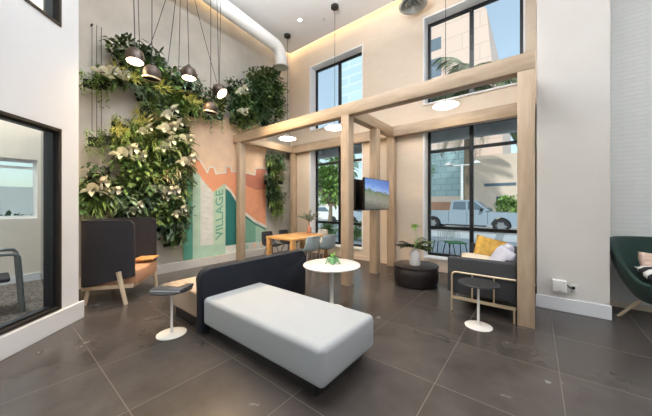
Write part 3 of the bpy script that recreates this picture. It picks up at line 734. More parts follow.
# ------------------------------------------------------------------ double-sided lounge
L = thing('modular_sofa', 'two-sided lounge with off-white chaise, beige seat and a navy felt divider between', 'sofa', (-2.4, 1.8, 0))
obj('chaise_cushion', B().box((-2.665, 1.335, 0.115), (-1.085, 2.06, 0.395), 0.045, 5), 'white_fabric', L, smooth=60, label='off-white upholstered chaise block')
obj('plinth', B().box((-2.66, 1.40, 0), (-1.19, 2.02, 0.115), 0.01), 'black_base', L)
def rrect(y0, y1, z0, z1, r, n=7):
    pts = [(y0, z0), (y1, z0)]
    for k in range(n+1): a = k/n*PI/2; pts.append((y1-r+r*math.cos(a), z1-r+r*math.sin(a)))
    for k in range(n+1): a = PI/2+k/n*PI/2; pts.append((y0+r+r*math.cos(a), z1-r+r*math.sin(a)))
    return pts
b = B().prism(rrect(1.33, 2.90, 0.015, 0.665, 0.09), 0, -2.80, -2.67)
bmesh.ops.bevel(b.bm, geom=[e for e in b.bm.edges if abs(e.verts[0].co.x-e.verts[1].co.x) < 1e-5], offset=0.03, segments=3, profile=0.5, affect='EDGES')
obj('divider_panel', b, 'navy', L, smooth=50, label='navy felt divider with rounded top corners')
obj('seat_cushion', B().box((-3.52, 1.36, 0.11), (-2.81, 2.75, 0.40), 0.04, 4), 'beige_fabric', L, smooth=60, label='beige seat block')
obj('plinth', B().box((-3.47, 1.40, 0), (-2.85, 2.70, 0.11), 0.01), 'black_base', L)

# ------------------------------------------------------------------ small side tables
def side_table(x, y, z, rt, rb, label):
    t = thing('side_table', label, 'side table', (x, y, 0))
    obj('table_top', B().lathe([(rt-0.012, 0), (rt, 0.006), (rt, 0.016), (rt-0.004, 0.02)], (x, y, z-0.02), 48), 'black_top', t, smooth=40)
    obj('stem', B().lathe([(0.02, 0.012), (0.014, 0.03), (0.0125, 0.06), (0.0125, z-0.03), (0.03, z-0.02)], (x, y, 0), 20), 'white_lacquer', t, smooth=40)
    obj('base', B().lathe([(rb, 0), (rb, 0.006), (rb-0.01, 0.01), (0.022, 0.016)], (x, y, 0), 44), 'white_lacquer', t, smooth=40)
side_table(-2.965, 1.16, 0.475, 0.20, 0.14, 'round black side table with white stem and base holding books')
side_table(-0.488, 3.335, 0.485, 0.20, 0.135, 'round black side table with white stem in front of the charcoal sofa')
bk = thing('book', 'large dark-covered book lying open-edged on the black side table', 'book', (-2.93, 1.155, 0.4755), 0.62)
obj('pages', B().box((-0.155, -0.115, 0.004), (0.148, 0.115, 0.022)), 'paper', bk, local=True, label='white page block')
obj('cover', B().box((-0.158, -0.12, 0.0), (0.155, 0.12, 0.004)).box((-0.158, -0.12, 0.022), (0.155, 0.12, 0.026)).box((0.151, -0.12, 0.004), (0.155, 0.12, 0.022)), 'book_cover', bk, local=True)
bk = thing('book', 'thinner brown-covered book lying on top of the dark book', 'book', (-2.945, 1.19, 0.5020), 0.45)
obj('pages', B().box((-0.10, -0.07, 0.003), (0.10, 0.07, 0.010)), 'paper', bk, local=True)
obj('cover', B().box((-0.102, -0.073, 0), (0.105, 0.073, 0.003)).box((-0.102, -0.073, 0.010), (0.105, 0.073, 0.013)).box((0.102, -0.073, 0.003), (0.105, 0.073, 0.010)), 'mag_cover', bk, local=True)

# ------------------------------------------------------------------ white round table
tx, ty = -2.04, 2.70
t = thing('pedestal_table', 'round white pedestal table standing behind the off-white chaise', 'table', (tx, ty, 0))
obj('table_top', B().lathe([(0.345, 0), (0.365, 0.012), (0.365, 0.022), (0.36, 0.026)], (tx, ty, 0.554), 56), 'white_lacquer', t, smooth=40)
obj('stem', B().lathe([(0.04, 0.012), (0.028, 0.04), (0.025, 0.1), (0.025, 0.52), (0.09, 0.554)], (tx, ty, 0), 24), 'white_lacquer', t, smooth=40)
obj('base', B().lathe([(0.17, 0), (0.17, 0.006), (0.15, 0.01), (0.04, 0.016)], (tx, ty, 0), 44), 'white_lacquer', t, smooth=40)
v = thing('bud_vase', 'small green glass vase with curling legs and sprig on the white round table', 'vase', (tx, ty+0.02, 0.580))
obj('vase_body', B().lathe([(0.03, 0.0), (0.045, 0.02), (0.04, 0.06), (0.02, 0.08), (0.026, 0.09)], (tx, ty+0.02, 0.580), 20), 'green_glass', v, smooth=60)
random.seed(4)
for k in range(5):
    a = k*2*PI/5+0.3; b = B(); cx_, cy_ = math.cos(a), math.sin(a)
    b.tube([(tx+cx_*r, ty+0.02+cy_*r, 0.580+z) for r, z in ((0.035, 0.07), (0.06, 0.075), (0.08, 0.045), (0.09, 0.012), (0.105, 0.008))], [0.012, 0.012, 0.01, 0.009, 0.007], 8)
    obj('curled_leg', b, 'green_glass', v, smooth=60)
b = B()
for k in range(9): b.leaf((tx, ty+0.02, 0.66), (rnd(-0.5, 0.5), rnd(-0.5, 0.5), 1), (1, 0, 0), rnd(0.05, 0.10), 0.02, 0.3, 3)
obj('sprig', b, 'leaf_lime', v)

# ------------------------------------------------------------------ black drum table and vase
px_, py_ = -1.575, 4.44
t = thing('drum_table', 'low round black wood drum table near the right window', 'coffee table', (px_, py_, 0))
obj('drum_body', B().lathe([(0.30, 0), (0.335, 0.02), (0.362, 0.11), (0.365, 0.20), (0.345, 0.285), (0.335, 0.297)], (px_, py_, 0), 56), 'puck', t, smooth=50)
obj('table_top', B().lathe([(0.33, 0.297), (0.36, 0.301), (0.362, 0.325), (0.352, 0.332)], (px_, py_, 0), 56), 'puck', t, smooth=40)
vx, vy = -1.565, 4.37
v = thing('flower_vase', 'white bottle vase with dark split leaves on the black drum table', 'vase', (vx, vy, 0.332))
obj('vase_body', B().lathe([(0.07, 0), (0.085, 0.01), (0.088, 0.11), (0.085, 0.20), (0.066, 0.235), (0.036, 0.25), (0.034, 0.28), (0.041, 0.29)], (vx, vy, 0.332), 32), 'ceramic', v, smooth=50)
def split_leaf(b, base, d, L, W):
    d = Vector(d).normalized(); p = Vector(base); s_ = d.cross(Vector((0, 0, 1))).normalized()
    for i in range(9):
        t_ = i/8; w = W*math.sin(PI*(0.12+0.85*t_))
        for q in (-1, 1): b.leaf(p, s_*q+d*0.55+Vector((0, 0, 0.1)), (0, 0, 1), w, 0.045, 0.5, 3)
        p = p+d*L/9; d = (d+Vector((0, 0, -0.09))).normalized()
random.seed(3)
b = B()
for d, L_ in (((-0.9, -0.7, 0.55), 0.24), ((-0.5, -0.7, 0.8), 0.2)): split_leaf(b, (vx-0.03, vy-0.02, 0.63), d, L_*1.35, 0.17)
for d in ((-0.9, -0.6, 0.25), (-0.6, -0.9, 0.5), (-0.2, -0.9, 0.6), (-1, -0.2, 0.5)): b.leaf((vx-0.02, vy-0.01, 0.64), d, (0, 0, 1), 0.24, 0.10, 0.7, 5)
obj('leaf_spray', b, 'leaf_purple', v, label='purple-brown split leaves')
b = B()
for d, L_ in (((0.9, 0.6, 0.4), 0.22), ((0.7, 0.2, 0.6), 0.26), ((0.2, 0.5, 0.8), 0.2), ((0.5, 0.9, 0.1), 0.2)): split_leaf(b, (vx+0.01, vy, 0.62), d, L_*1.35, 0.18)
for d in ((0.9, 0.6, 0.35), (0.6, 0.2, 0.7), (0.9, 0.1, 0.1), (0.3, 0.8, 0.6), (0.8, 0.9, 0.0)): b.leaf((vx+0.01, vy, 0.63), d, (0, 0, 1), 0.23, 0.11, 0.7, 5)
obj('leaf_spray', b, 'leaf', v, label='green split leaves')
b = B()
for a in (-0.05, 0.0, 0.04): b.tube([(vx, vy, 0.56), (vx+a, vy, 0.66)], 0.004, 6)
b.tube([(vx, vy, 0.56), (vx+0.02, vy+0.02, 0.80), (vx-0.01, vy+0.02, 0.98)], 0.003, 6)
obj('stem', b, 'leaf_lime', v)
b = B()
for k in range(26): b.leaf((vx-0.01, vy+0.02, 0.98), (rnd(-1, 1), rnd(-1, 1), rnd(-0.6, 0.8)), (0, 0, 1), rnd(0.06, 0.12), 0.035, 0.3, 3)
obj('blossom', b, 'leaf_lime', v, label='lime green flower head')

# ------------------------------------------------------------------ dining corner
t = thing('dining_table', 'honey-coloured wooden dining table in the corner under the pergola', 'table', (-4.1, 4.25, 0))
obj('table_top', B().box((-4.60, 3.70, 0.605), (-3.76, 4.85, 0.65), 0.006), 'table_wood', t, smooth=30)
for x in (-4.59, -3.86):
    for y in (3.71, 4.75): obj('leg', B().box((x, y, 0), (x+0.09, y+0.09, 0.605), 0.005), 'table_wood', t, smooth=30)
def shell_chair(x, y, rz, m, label):
    t = thing('shell_chair', label, 'chair', (x, y, 0), rz)
    # local: seat faces +y, back at -y
    b = B(); rows = []
    prof = [(0.20, 0.395), (0.19, 0.375), (0.10, 0.365), (0.0, 0.355), (-0.10, 0.365), (-0.165, 0.40), (-0.195, 0.48), (-0.215, 0.58), (-0.235, 0.68), (-0.24, 0.70)]
    for i, (yy, zz) in enumerate(prof):
        w = 0.20 if i < 6 else 0.20-0.012*(i-5)
        rows.append([(w*s, yy+(0.06*abs(s)**2 if i > 4 else 0), zz+(0.05*abs(s)**2.5 if i < 6 else 0)) for s in (-1, -0.8, -0.5, 0, 0.5, 0.8, 1)])
    b.grid(rows); o = obj('seat_shell', b, m, t, smooth=180, local=True)
    md = o.modifiers.new('t', 'SOLIDIFY'); md.thickness = 0.012; md2 = o.modifiers.new('s', 'SUBSURF'); md2.levels = 1; md2.render_levels = 1
    for sx in (-1, 1):
        for sy in (-1, 1): obj('leg', B().tube([(sx*0.08, sy*0.08, 0.355), (sx*0.18, sy*0.18, 0.0)], [0.011, 0.008], 8), 'chrome', t, smooth=60, local=True)
    return t
shell_chair(-3.68, 4.08, 1.30, 'shell_blue', 'pale blue shell chair at the dining table, nearer the mural')
shell_chair(-3.60, 4.52, 1.20, 'shell_blue', 'pale blue shell chair at the dining table, nearer the timber post')
shell_chair(-4.78, 4.02, -1.57, 'shell_black', 'black shell chair at the mural end of the dining table')
shell_chair(-4.78, 4.55, -1.50, 'shell_black', 'black shell chair behind the dining table close to the corner')
shell_chair(-4.25, 5.08, PI, 'shell_white', 'cream shell chair behind the dining table before the left window')
vx, vy = -4.25, 4.72
v = thing('foliage_vase', 'coral bottle vase with airy green branches on the dining table', 'vase', (vx, vy, 0.65))
obj('vase_body', B().lathe([(0.045, 0), (0.06, 0.02), (0.058, 0.12), (0.03, 0.17), (0.018, 0.2), (0.02, 0.28), (0.025, 0.29)], (vx, vy, 0.65), 24), 'terracotta', v, smooth=50)
random.seed(21); b = B(); s2 = B()
for k in range(15):
    d = Vector((rnd(-1, 1), rnd(-1, 1), rnd(0.5, 1.1))).normalized(); p = Vector((vx, vy, 0.93)); pts = [p.copy()]
    for i in range(7):
        p = p+d*0.045; d = (d+Vector((rnd(-.1, .1), rnd(-.1, .1), -0.10))).normalized(); pts.append(p.copy())
        for q in range(3): b.leaf(p, (rnd(-1, 1), rnd(-1, 1), rnd(-0.3, 1)), (0, 0, 1), 0.055, 0.035, 0.3, 2)
    s2.tube(pts, 0.003, 5)
obj('foliage', b, 'leaf_blue', v); obj('branches', s2, 'bark', v)

# ------------------------------------------------------------------ televisions on the posts
t = thing('television', 'flat television showing a rocky hillside under blue sky, facing the seats', 'television', (-2.40, 4.75, 1.5))
obj('housing', B().box((-2.388, 4.06, 1.235), (-2.345, 5.06, 1.822), 0.004), 'tv_black', t)
obj('screen', B().box((-2.345, 4.072, 1.247), (-2.342, 5.048, 1.810)), 'screen', t, label='lit picture of rocks, green ridge and blue sky')
obj('wall_bracket', B().box((-2.39, 4.62, 1.42), (-2.388, 4.72, 1.65)), 'tv_black', t)
t = thing('television', 'black television seen from behind, mounted on the far side of the posts', 'television', (-2.6, 4.7, 1.5))
obj('housing', B().box((-2.62, 4.12, 1.225), (-2.57, 5.10, 1.81), 0.004), 'tv_black', t)
obj('wall_bracket', B().box((-2.57, 4.62, 1.42), (-2.545, 4.72, 1.65)), 'tv_black', t)

# ------------------------------------------------------------------ charcoal sofa at right with brass frame
t = thing('sofa', 'charcoal two-seat sofa with brass tube frame beside the right timber post', 'sofa', (-0.53, 4.45, 0))
obj('armrest', B().box((-0.89, 3.665, 0.22), (-0.165, 3.80, 0.665), 0.02, 3), 'charcoal2', t, smooth=50)
obj('armrest', B().box((-0.89, 5.14, 0.22), (-0.165, 5.275, 0.665), 0.02, 3), 'charcoal2', t, smooth=50)
obj('backrest', B().box((-0.29, 3.80, 0.22), (-0.165, 5.14, 0.665), 0.02, 3), 'charcoal2', t, smooth=50)
obj('seat', B().box((-0.87, 3.80, 0.17), (-0.29, 5.14, 0.40), 0.025, 3), 'charcoal2', t, smooth=50)
def arcframe(y):
    x0, x1, z = -0.83, -0.165, 0.49; r = 0.05; pts = [(x0, y, 0.0), (x0, y, z-r)]
    for k in range(1, 6): a = k/6*PI/2; pts.append((x0+r-r*math.cos(a), y, z-r+r*math.sin(a)))
    pts += [(x0+r, y, z), (x1, y, z)]
    return pts
for y in (3.645, 5.295):
    obj('side_frame', B().tube(arcframe(y), 0.011, 10), 'brass', t, smooth=60)
    for x in (-0.60, -0.375): obj('upright', B().tube([(x, y, 0.19), (x, y, 0.488)], 0.009, 8), 'brass', t, smooth=60)
    obj('bottom_rail', B().box((-0.84, y-0.014, 0.15), (-0.165, y+0.014, 0.185), 0.003), 'brass', t)
    obj('rear_leg', B().tube([(-0.18, y, 0), (-0.18, y, 0.17)], 0.011, 10), 'brass', t)
obj('front_rail', B().tube([(-0.83, 3.645, 0.17), (-0.83, 5.295, 0.17)], 0.011, 10), 'brass', t, smooth=60)
def cushion(label, m, loc, rot, sx, sz, th=0.13, cat='cushion'):
    b = B(); n = 10; rows_f = []; 
    for side in (1, -1):
        rows = []
        for i in range(n+1):
            row = []
            for j in range(n+1):
                u = i/n*2-1; w = j/n*2-1
                h = th/2*((1-u**4)*(1-w**4))**0.6*side
                pin = 1-0.06*(u*u*w*w) - 0.0
                e = 1-0.05*(1-abs(u))*(abs(w)**6) 
                e2 = 1-0.05*(1-abs(w))*(abs(u)**6)
                row.append((u*sx/2*e2, h, w*sz/2*e))
            rows.append(row)
        b.grid(rows)
    bmesh.ops.remove_doubles(b.bm, verts=b.bm.verts, dist=0.0005)
    o = obj('cushion', b, m, None, smooth=180); o.location = loc; o.rotation_euler = rot
    return tag(o, label, cat)
cushion('mustard yellow patterned cushion leaning on the charcoal sofa', 'mustard', (-0.55, 4.84, 0.62), (-0.45, 0.25, 0.25), 0.44, 0.42)
cushion('cream flat cushion lying on the charcoal sofa before the mustard one', 'cream', (-0.62, 4.22, 0.52), (-1.05, 0.1, 0.2), 0.44, 0.36)
cushion('pale grey-lilac cushion leaning on the sofa back nearest the timber post', 'lilac', (-0.36, 4.10, 0.60), (-0.5, 0.1, -1.2), 0.50, 0.40)
cushion('second pale grey cushion farther along the sofa back', 'lilac', (-0.34, 4.58, 0.60), (-0.4, 0.0, -1.4), 0.42, 0.40)

# ------------------------------------------------------------------ high-backed booth at the left
bx = Vector((-0.79, 0.61, 0)).normalized()
brz = math.atan2(bx.y, bx.x)
t = thing('lounge_booth', 'high-backed charcoal booth sofa on pale wood legs before the living wall', 'booth', (-4.29, 1.20, 0), brz)
# local x runs along the open front, -y (towards back) since facing is local -y or +y
fy = 1 if (Matrix.Rotation(brz, 3, 'Z') @ Vector((0, 1, 0))).dot(Vector((0.61, 0.79, 0))) > 0 else -1
def LP(x, d, z): return (x, -fy*d, z)     # d = depth behind the front edge
W_, DP, ZT, ZB_ = 0.82, 0.66, 1.13, 0.27
# U-shaped shell: outline path
def upath(off, dfront):
    r = 0.14-off if off < 0.1 else 0.06
    pts = [(off, dfront)]
    for k in range(7): a = k/6*PI/2; pts.append((off+r-r*math.cos(a), DP-off-r+r*math.sin(a)))
    for k in range(7): a = PI/2-k/6*PI/2; pts.append((W_-off-r+r*math.cos(a), DP-off-r+r*math.sin(a)))
    pts.append((W_-off, dfront)); return pts
def shell(zb, zt, off0, off1, m, name, cr=0.0):
    b = B(); po, pi = upath(off0, 0), upath(off1, 0); zb0 = zb
    rows = []
    for k, (a, c) in enumerate(zip(po, pi)):
        zb = zb0-0.13*min(1, a[1]/DP)
        rows.append([LP(a[0], a[1], zb), LP(a[0], a[1], zt), LP(c[0], c[1], zt), LP(c[0], c[1], zb)])
    if cr:
        # rounded upper front corners: extra columns with falling top
        def extra(a, c, flip):
            ex = []
            for k in range(7):
                an = k/6*PI/2; dz = cr*(1-math.sin(an)); dd_ = cr*(1-math.cos(an)); zb = zb0-0.13*dd_/DP
                ex.append([LP(a[0], dd_*1.0, zb), LP(a[0], dd_, zt-dz), LP(c[0], dd_, zt-dz), LP(c[0], dd_, zb)])
            return ex
        rows = extra(po[0], pi[0], 0)+rows[1:-1]+extra(po[-1], pi[-1], 1)[::-1]
    R = b.grid(rows, close_v=True)
    b.bm.faces.new(R[0]); b.bm.faces.new(R[-1][::-1])
    return obj(name, b, m, t, smooth=40, local=True)
shell(0.36, ZT, 0.0, 0.045, 'charcoal', 'back_shell', 0.09)
def lbox(x0, x1, d0, d1, z0, z1, m, name, bev=0.01, seg=2, label=None):
    ya, yb = sorted((-fy*d0, -fy*d1)); return obj(name, B().box((x0, ya, z0), (x1, yb, z1), bev, seg), m, t, smooth=40, local=True, label=label)
lbox(0.05, W_-0.05, -0.03, DP-0.05, 0.24, 0.44, 'tan_leather', 'seat', 0.03, 3, 'tan leather seat')
lbox(0.06, W_-0.06, DP-0.17, DP-0.05, 0.44, 0.85, 'tan_leather', 'backrest', 0.03, 3)
lbox(W_-0.34, W_-0.02, -0.05, 0.22, 0.475, 0.505, 'table_wood', 'tablet_table', 0.01, 2, 'honey wood tablet')
lbox(W_-0.20, W_-0.16, 0.07, 0.11, 0.43, 0.477, 'black_metal', 'tablet_bracket', 0.0)
def leg(x, d, sx, sd): return obj('leg', B().tube([LP(x, d, 0.28), LP(x+sx, d+sd, 0)], [0.026, 0.02], 10), 'ash', t, smooth=60, local=True)
obj('leg', B().tube([LP(-0.028, 0.17, 0.44), LP(-0.035, 0.08, 0)], [0.03, 0.024], 10), 'ash', t, smooth=60, local=True); obj('leg', B().tube([LP(W_-0.10, 0.0, 0.28), LP(W_-0.08, -0.02, 0)], [0.03, 0.024], 10), 'ash', t, smooth=60, local=True); leg(0.10, DP-0.1, -0.05, 0.03); leg(W_-0.1, DP-0.1, 0.05, 0.03)
lbox(0.03, W_-0.03, 0.02, 0.06, 0.20, 0.25, 'ash', 'front_rail', 0.004)
lbox(0.03, 0.07, 0.06, DP-0.04, 0.20, 0.25, 'ash', 'side_rail', 0.004); lbox(W_-0.07, W_-0.03, 0.06, DP-0.04, 0.20, 0.25, 'ash', 'side_rail', 0.004)

# ------------------------------------------------------------------ green lounge chair at right
cx0, cy0, crz = 1.15, 4.62, 0.62
t = thing('lounge_chair', 'dark green wrap-around lounge chair on wooden legs by the white brick wall', 'armchair', (cx0, cy0, 0), crz)
# local: faces -y; wrap back at +y
b = B(); rows = []; NA = 24
for i in range(NA+1):
    th = (-1+2*i/NA)*math.radians(112); a = PI/2+th; ca, sa = math.cos(a), math.sin(a)
    k = min(1, max(0, (math.degrees(abs(th))-52)/50)); k = k*k*(3-2*k)
    hgt = 0.95*(1-k)+0.50*k
    rr = []
    for j in range(8):
        q = j/7; z = 0.27+(hgt-0.27)*q; zz = (z-0.27)/0.68
        r_ = 0.17+0.235*math.sin(min(1, zz)*PI/2)**0.8
        rr.append((ca*r_*1.04, sa*r_, z))
    rows.append(rr)
b.grid(rows); o = obj('back_shell', b, 'green_fabric', t, smooth=180, local=True)
md = o.modifiers.new('t', 'SOLIDIFY'); md.thickness = 0.045; md.offset = 1; md2 = o.modifiers.new('s', 'SUBSURF'); md2.levels = 2; md2.render_levels = 2
obj('seat', B().lathe([(0.10, 0.25), (0.20, 0.28), (0.28, 0.36), (0.30, 0.41), (0.24, 0.44)], (0, -0.06, 0), 36), 'green_fabric', t, smooth=180, local=True)
for sx in (-1, 1):
    for sy in (-1, 1): obj('leg', B().tube([(sx*0.10, sy*0.10, 0.30), (sx*0.26, sy*0.26, 0)], [0.022, 0.014], 10), 'ash', t, smooth=60, local=True)
cr, sr = math.cos(0.6689), math.sin(0.6689)
def stripe_mat(name, cols, sc):
    m, nt, b = new_mat(name); b.inputs['Roughness'].default_value = 0.85
    tc = nt.nodes.new('ShaderNodeTexCoord'); wv = nt.nodes.new('ShaderNodeTexWave'); wv.bands_direction = 'Z'; wv.inputs['Scale'].default_value = sc
    nt.links.new(tc.outputs['Object'], wv.inputs[0]); r = nt.nodes.new('ShaderNodeValToRGB'); r.color_ramp.interpolation = 'CONSTANT'
    r.color_ramp.elements[0].color = (*cols[0], 1); r.color_ramp.elements[1].position = 0.5; r.color_ramp.elements[1].color = (*cols[1], 1)
    nt.links.new(wv.outputs['Fac'], r.inputs[0]); nt.links.new(r.outputs[0], b.inputs['Base Color']); return m
M['stripe'] = stripe_mat('black_white_stripe', ((0.02, 0.02, 0.025), (0.72, 0.72, 0.70)), 3.2)
M['pinkpat'] = mat('pink_beige_pattern', (0.62, 0.45, 0.36), 0.85, var=0.5, scale=16)
cushion('black and white striped cushion lying on the green lounge chair', 'stripe', (1.115, 4.49, 0.545), (-1.05, 0.1, 0.7), 0.40, 0.34)
cushion('small beige and pink cushion behind the striped one on the green lounge chair', 'pinkpat', (1.09, 4.71, 0.64), (-0.35, 0.1, 0.6), 0.32, 0.30)

# ------------------------------------------------------------------ wall device and outlet
t = thing('wall_device', 'small white wall-mounted electronic box on the warm grey pier', 'device', (0.25, 4.44, 0.35))
obj('casing', B().box((0.175, 4.40, 0.245), (0.315, 4.468, 0.395), 0.012, 3), 'white_lacquer', t, smooth=40)
obj('indicator', B().lathe([(0.006, 0), (0.005, -0.002)], (0, 0, 0), 12).xf(Matrix.Translation((0.285, 4.399, 0.37)) @ Matrix.Rotation(PI/2, 4, 'X')), 'grey_metal', t)
obj('label_mark', B().box((0.235, 4.3985, 0.262), (0.262, 4.40, 0.268)), 'grey_metal', t)
t = thing('wall_outlet', 'white wall outlet plate right of the white box on the pier', 'outlet', (0.385, 4.46, 0.31))
obj('plate', B().box((0.355, 4.462, 0.265), (0.415, 4.4695, 0.355), 0.002), 'white_lacquer', t)
b = B(); b.box((0.36, 4.43, 0.30), (0.39, 4.461, 0.33), 0.004); b.tube([(0.375, 4.44, 0.315), (0.345, 4.435, 0.31), (0.325, 4.435, 0.33), (0.317, 4.44, 0.345)], 0.007, 8)
tag(origin(obj('power_plug', b, 'tv_black'), (0.37, 4.44, 0.31)), 'black plug and short cable joining the outlet to the white box', 'plug')
t = thing('meeting_chair', 'grey metal tube framed chair inside the glazed meeting room', 'chair', (-5.2, -0.1, 0.012), 0)
def loop(x): return [(x, -0.38, 0.02), (x, -0.38, 0.70), (x, -0.35, 0.735), (x, -0.30, 0.745), (x, 0.12, 0.745), (x, 0.175, 0.735), (x, 0.20, 0.70), (x, 0.24, 0.02)]
for x in (-4.98, -5.50): obj('side_frame', B().tube(loop(x), 0.023, 10), 'grey_metal', t, smooth=60)
obj('seat', B().box((-5.47, -0.34, 0.40), (-5.01, 0.14, 0.45), 0.02), 'charcoal', t); obj('backrest', B().box((-5.47, -0.40, 0.45), (-5.01, -0.35, 0.72), 0.02), 'charcoal', t)

# ------------------------------------------------------------------ outside
GZ = -0.30
o = obj('street', B().box((-70, 14.5, GZ-0.2), (40, 90, GZ)), 'asphalt'); o['kind'] = 'structure'
o = obj('pavement', B().box((-70, WY+0.31, -0.3), (40, 14.5, -0.06)), 'pavement'); o['kind'] = 'structure'
o = obj('far_pavement', B().box((-70, 22.5, GZ), (40, 26, GZ+0.12)), 'pavement'); o['kind'] = 'structure'
o = obj('side_street', B().box((-40, -20, -0.3), (-7.2, 5.8, -0.06)), 'pavement'); o['kind'] = 'structure'
t = thing('entrance_canopy', 'dark metal canopy with cross beams outside above the lower windows', 'canopy', (-3, 6.7, 3.0))
obj('canopy_roof', B().box((-9, 5.9, 3.24), (1.0, 7.35, 3.30)), 'canopy', t)
obj('canopy_beam', B().box((-9, 7.25, 2.98), (1.0, 7.38, 3.24)), 'canopy', t)
for x in (-8, -6, -4.4, -2.8, -1.2, 0.4): obj('canopy_beam', B().box((x, 5.9, 3.14), (x+0.08, 7.25, 3.24)), 'white_metal', t)
for x in (-8.8, 0.8): obj('canopy_post', B().box((x, 7.26, -0.06), (x+0.12, 7.37, 2.98)), 'canopy', t)
# patio chairs
def patio_chair(x, y, rz, m, label):
    t = thing('patio_chair', label, 'chair', (x, y, -0.06), rz)
    b = B()
    for k in range(8): b.tube([(-0.2+k*0.057, -0.2, 0.42), (-0.2+k*0.057, -0.30, 0.80)], 0.008, 6)
    b.tube([(-0.22, -0.30, 0.80), (0.22, -0.30, 0.80)], 0.013, 8)
    obj('backrest', b, 'white_metal', t, local=True)
    obj('seat', B().box((-0.22, -0.22, 0.40), (0.22, 0.22, 0.43), 0.01), m, t, local=True)
    for sx in (-1, 1):
        for sy in (-1, 1): obj('leg', B().tube([(sx*0.18, sy*0.18, 0.41), (sx*0.24, sy*0.26, 0)], 0.012, 6), 'bronze', t, local=True)
patio_chair(-1.98, 7.75, 0.5, 'white_metal', 'white metal patio chair outside the right window, left of the green one')
patio_chair(-1.62, 7.45, -2.6, 'green_web', 'patio chair with green seat outside the right window')
patio_chair(-0.95, 8.5, 1.2, 'white_metal', 'white patio chair outside, half hidden behind the charcoal sofa')
# pickup truck facing +x
t = thing('pickup_truck', 'silver-blue pickup truck parked in the street outside the right window', 'truck', (-3.3, 18.6, GZ))
TY0, TY1 = 17.75, 19.6
G = GZ
body = [(-6.35,0.55),(-6.40,1.22),(-4.22,1.24),(-4.22,1.28),(-2.35,1.26),(-2.2,1.20),(-0.75,1.14),(-0.52,1.02),(-0.48,0.52),(-0.62,0.42)]
def arch(cx):
    return [(cx+0.50*math.cos(a), 0.40+0.50*math.sin(a)) for a in [k/8*PI for k in range(9)]]
poly = body + arch(-1.49)[0:9] + [(-2.2, 0.36), (-4.5, 0.36)] + arch(-5.19) + [(-6.2, 0.45)]
obj('body', B().prism([(x, z+G) for x, z in poly], 1, TY0, TY1), 'truck_paint', t)
cab = [(-4.20, 1.22), (-4.10, 1.83), (-3.95, 1.90), (-2.95, 1.90), (-2.75, 1.86), (-2.0, 1.24)]
obj('cab', B().prism([(x, z+G) for x, z in cab], 1, TY0+0.09, TY1-0.09), 'truck_paint', t)
for poly in ([(-4.02, 1.32), (-3.96, 1.76), (-3.88, 1.80), (-3.28, 1.80), (-3.28, 1.30)], [(-3.18, 1.30), (-3.18, 1.80), (-2.92, 1.80), (-2.78, 1.76), (-2.28, 1.32)]):
    obj('side_window', B().prism([(x, z+G) for x, z in poly], 1, TY0+0.075, TY0+0.10), 'bld_win', t)
ws = B(); ws.grid([[(-2.72, TY0+0.2, 1.84+G), (-2.72, TY1-0.2, 1.84+G)], [(-1.99, TY0+0.16, 1.27+G), (-1.99, TY1-0.16, 1.27+G)]]); obj('windscreen', ws, 'bld_win', t)
for cx in (-5.19, -1.49):
    for y0, y1 in ((TY0-0.02, TY0+0.26), (TY1-0.26, TY1+0.02)):
        wm = Matrix.Translation((cx, (y0+y1)/2, 0.42+G)) @ Matrix.Rotation(PI/2, 4, 'X')
        w = obj('wheel', B().lathe([(0.25, -0.12), (0.39, -0.13), (0.42, -0.09), (0.42, 0.09), (0.39, 0.13), (0.25, 0.12)], (0, 0, 0), 32).xf(wm), 'rubber', t, smooth=40)
        hb = B().lathe([(0.05, 0.125), (0.24, 0.118), (0.25, 0.135), (0.25, 0.10)], (0, 0, 0), 28)
        for k in range(6):
            a = k*PI/3; hb.box((0.05, -0.03, 0.12), (0.23, 0.03, 0.14), rot=Matrix.Rotation(a, 3, 'Z'), piv=(0, 0, 0))
        obj('hub', hb.xf(wm if y0 < 18.5 else wm @ Matrix.Rotation(PI, 4, 'X')), 'alloy', w, smooth=30)
for x in (-3.95, -2.95): obj('door_handle', B().box((x, TY0-0.02, 1.12+G), (x+0.16, TY0, 1.15+G)), 'alloy', t)
b = B()
for x in (-4.25, -3.22, -2.15): b.box((x, TY0-0.004, 0.5+G), (x+0.02, TY0, 1.22+G))
obj('door_seam', b, 'rubber', t)
obj('headlight', B().box((-0.72, TY0-0.01, 0.90+G), (-0.49, TY0+0.25, 1.05+G), 0.02), 'alloy', t)
obj('side_mirror', B().box((-2.5, TY0-0.22, 1.22+G), (-2.36, TY0-0.02, 1.40+G), 0.02), 'rubber', t)
obj('sill_step', B().box((-4.4, TY0-0.06, 0.33+G), (-2.2, TY0+0.1, 0.40+G)), 'rubber', t)
obj('bumper', B().box((-0.62, TY0+0.05, 0.42+G), (-0.40, TY1-0.05, 0.68+G), 0.03), 'alloy', t)
# street lamp
t = thing('street_lamp', 'white twin-headed street lamp post behind the pickup truck', 'street lamp', (-3.98, 20.3, GZ))
obj('post', B().tube([(-3.98, 20.3, GZ), (-3.98, 20.3, 4.1)], [0.10, 0.07], 12), 'white_metal', t)
obj('crossarm', B().tube([(-4.8, 20.3, 4.05), (-3.16, 20.3, 4.05)], 0.05, 8), 'white_metal', t)
for x in (-4.8, -3.16): obj('lamp_head', B().lathe([(0.10, 0.22), (0.30, 0.10), (0.32, 0.0), (0.12, -0.06)], (x, 20.3, 4.1), 20), 'white_metal', t, smooth=50)
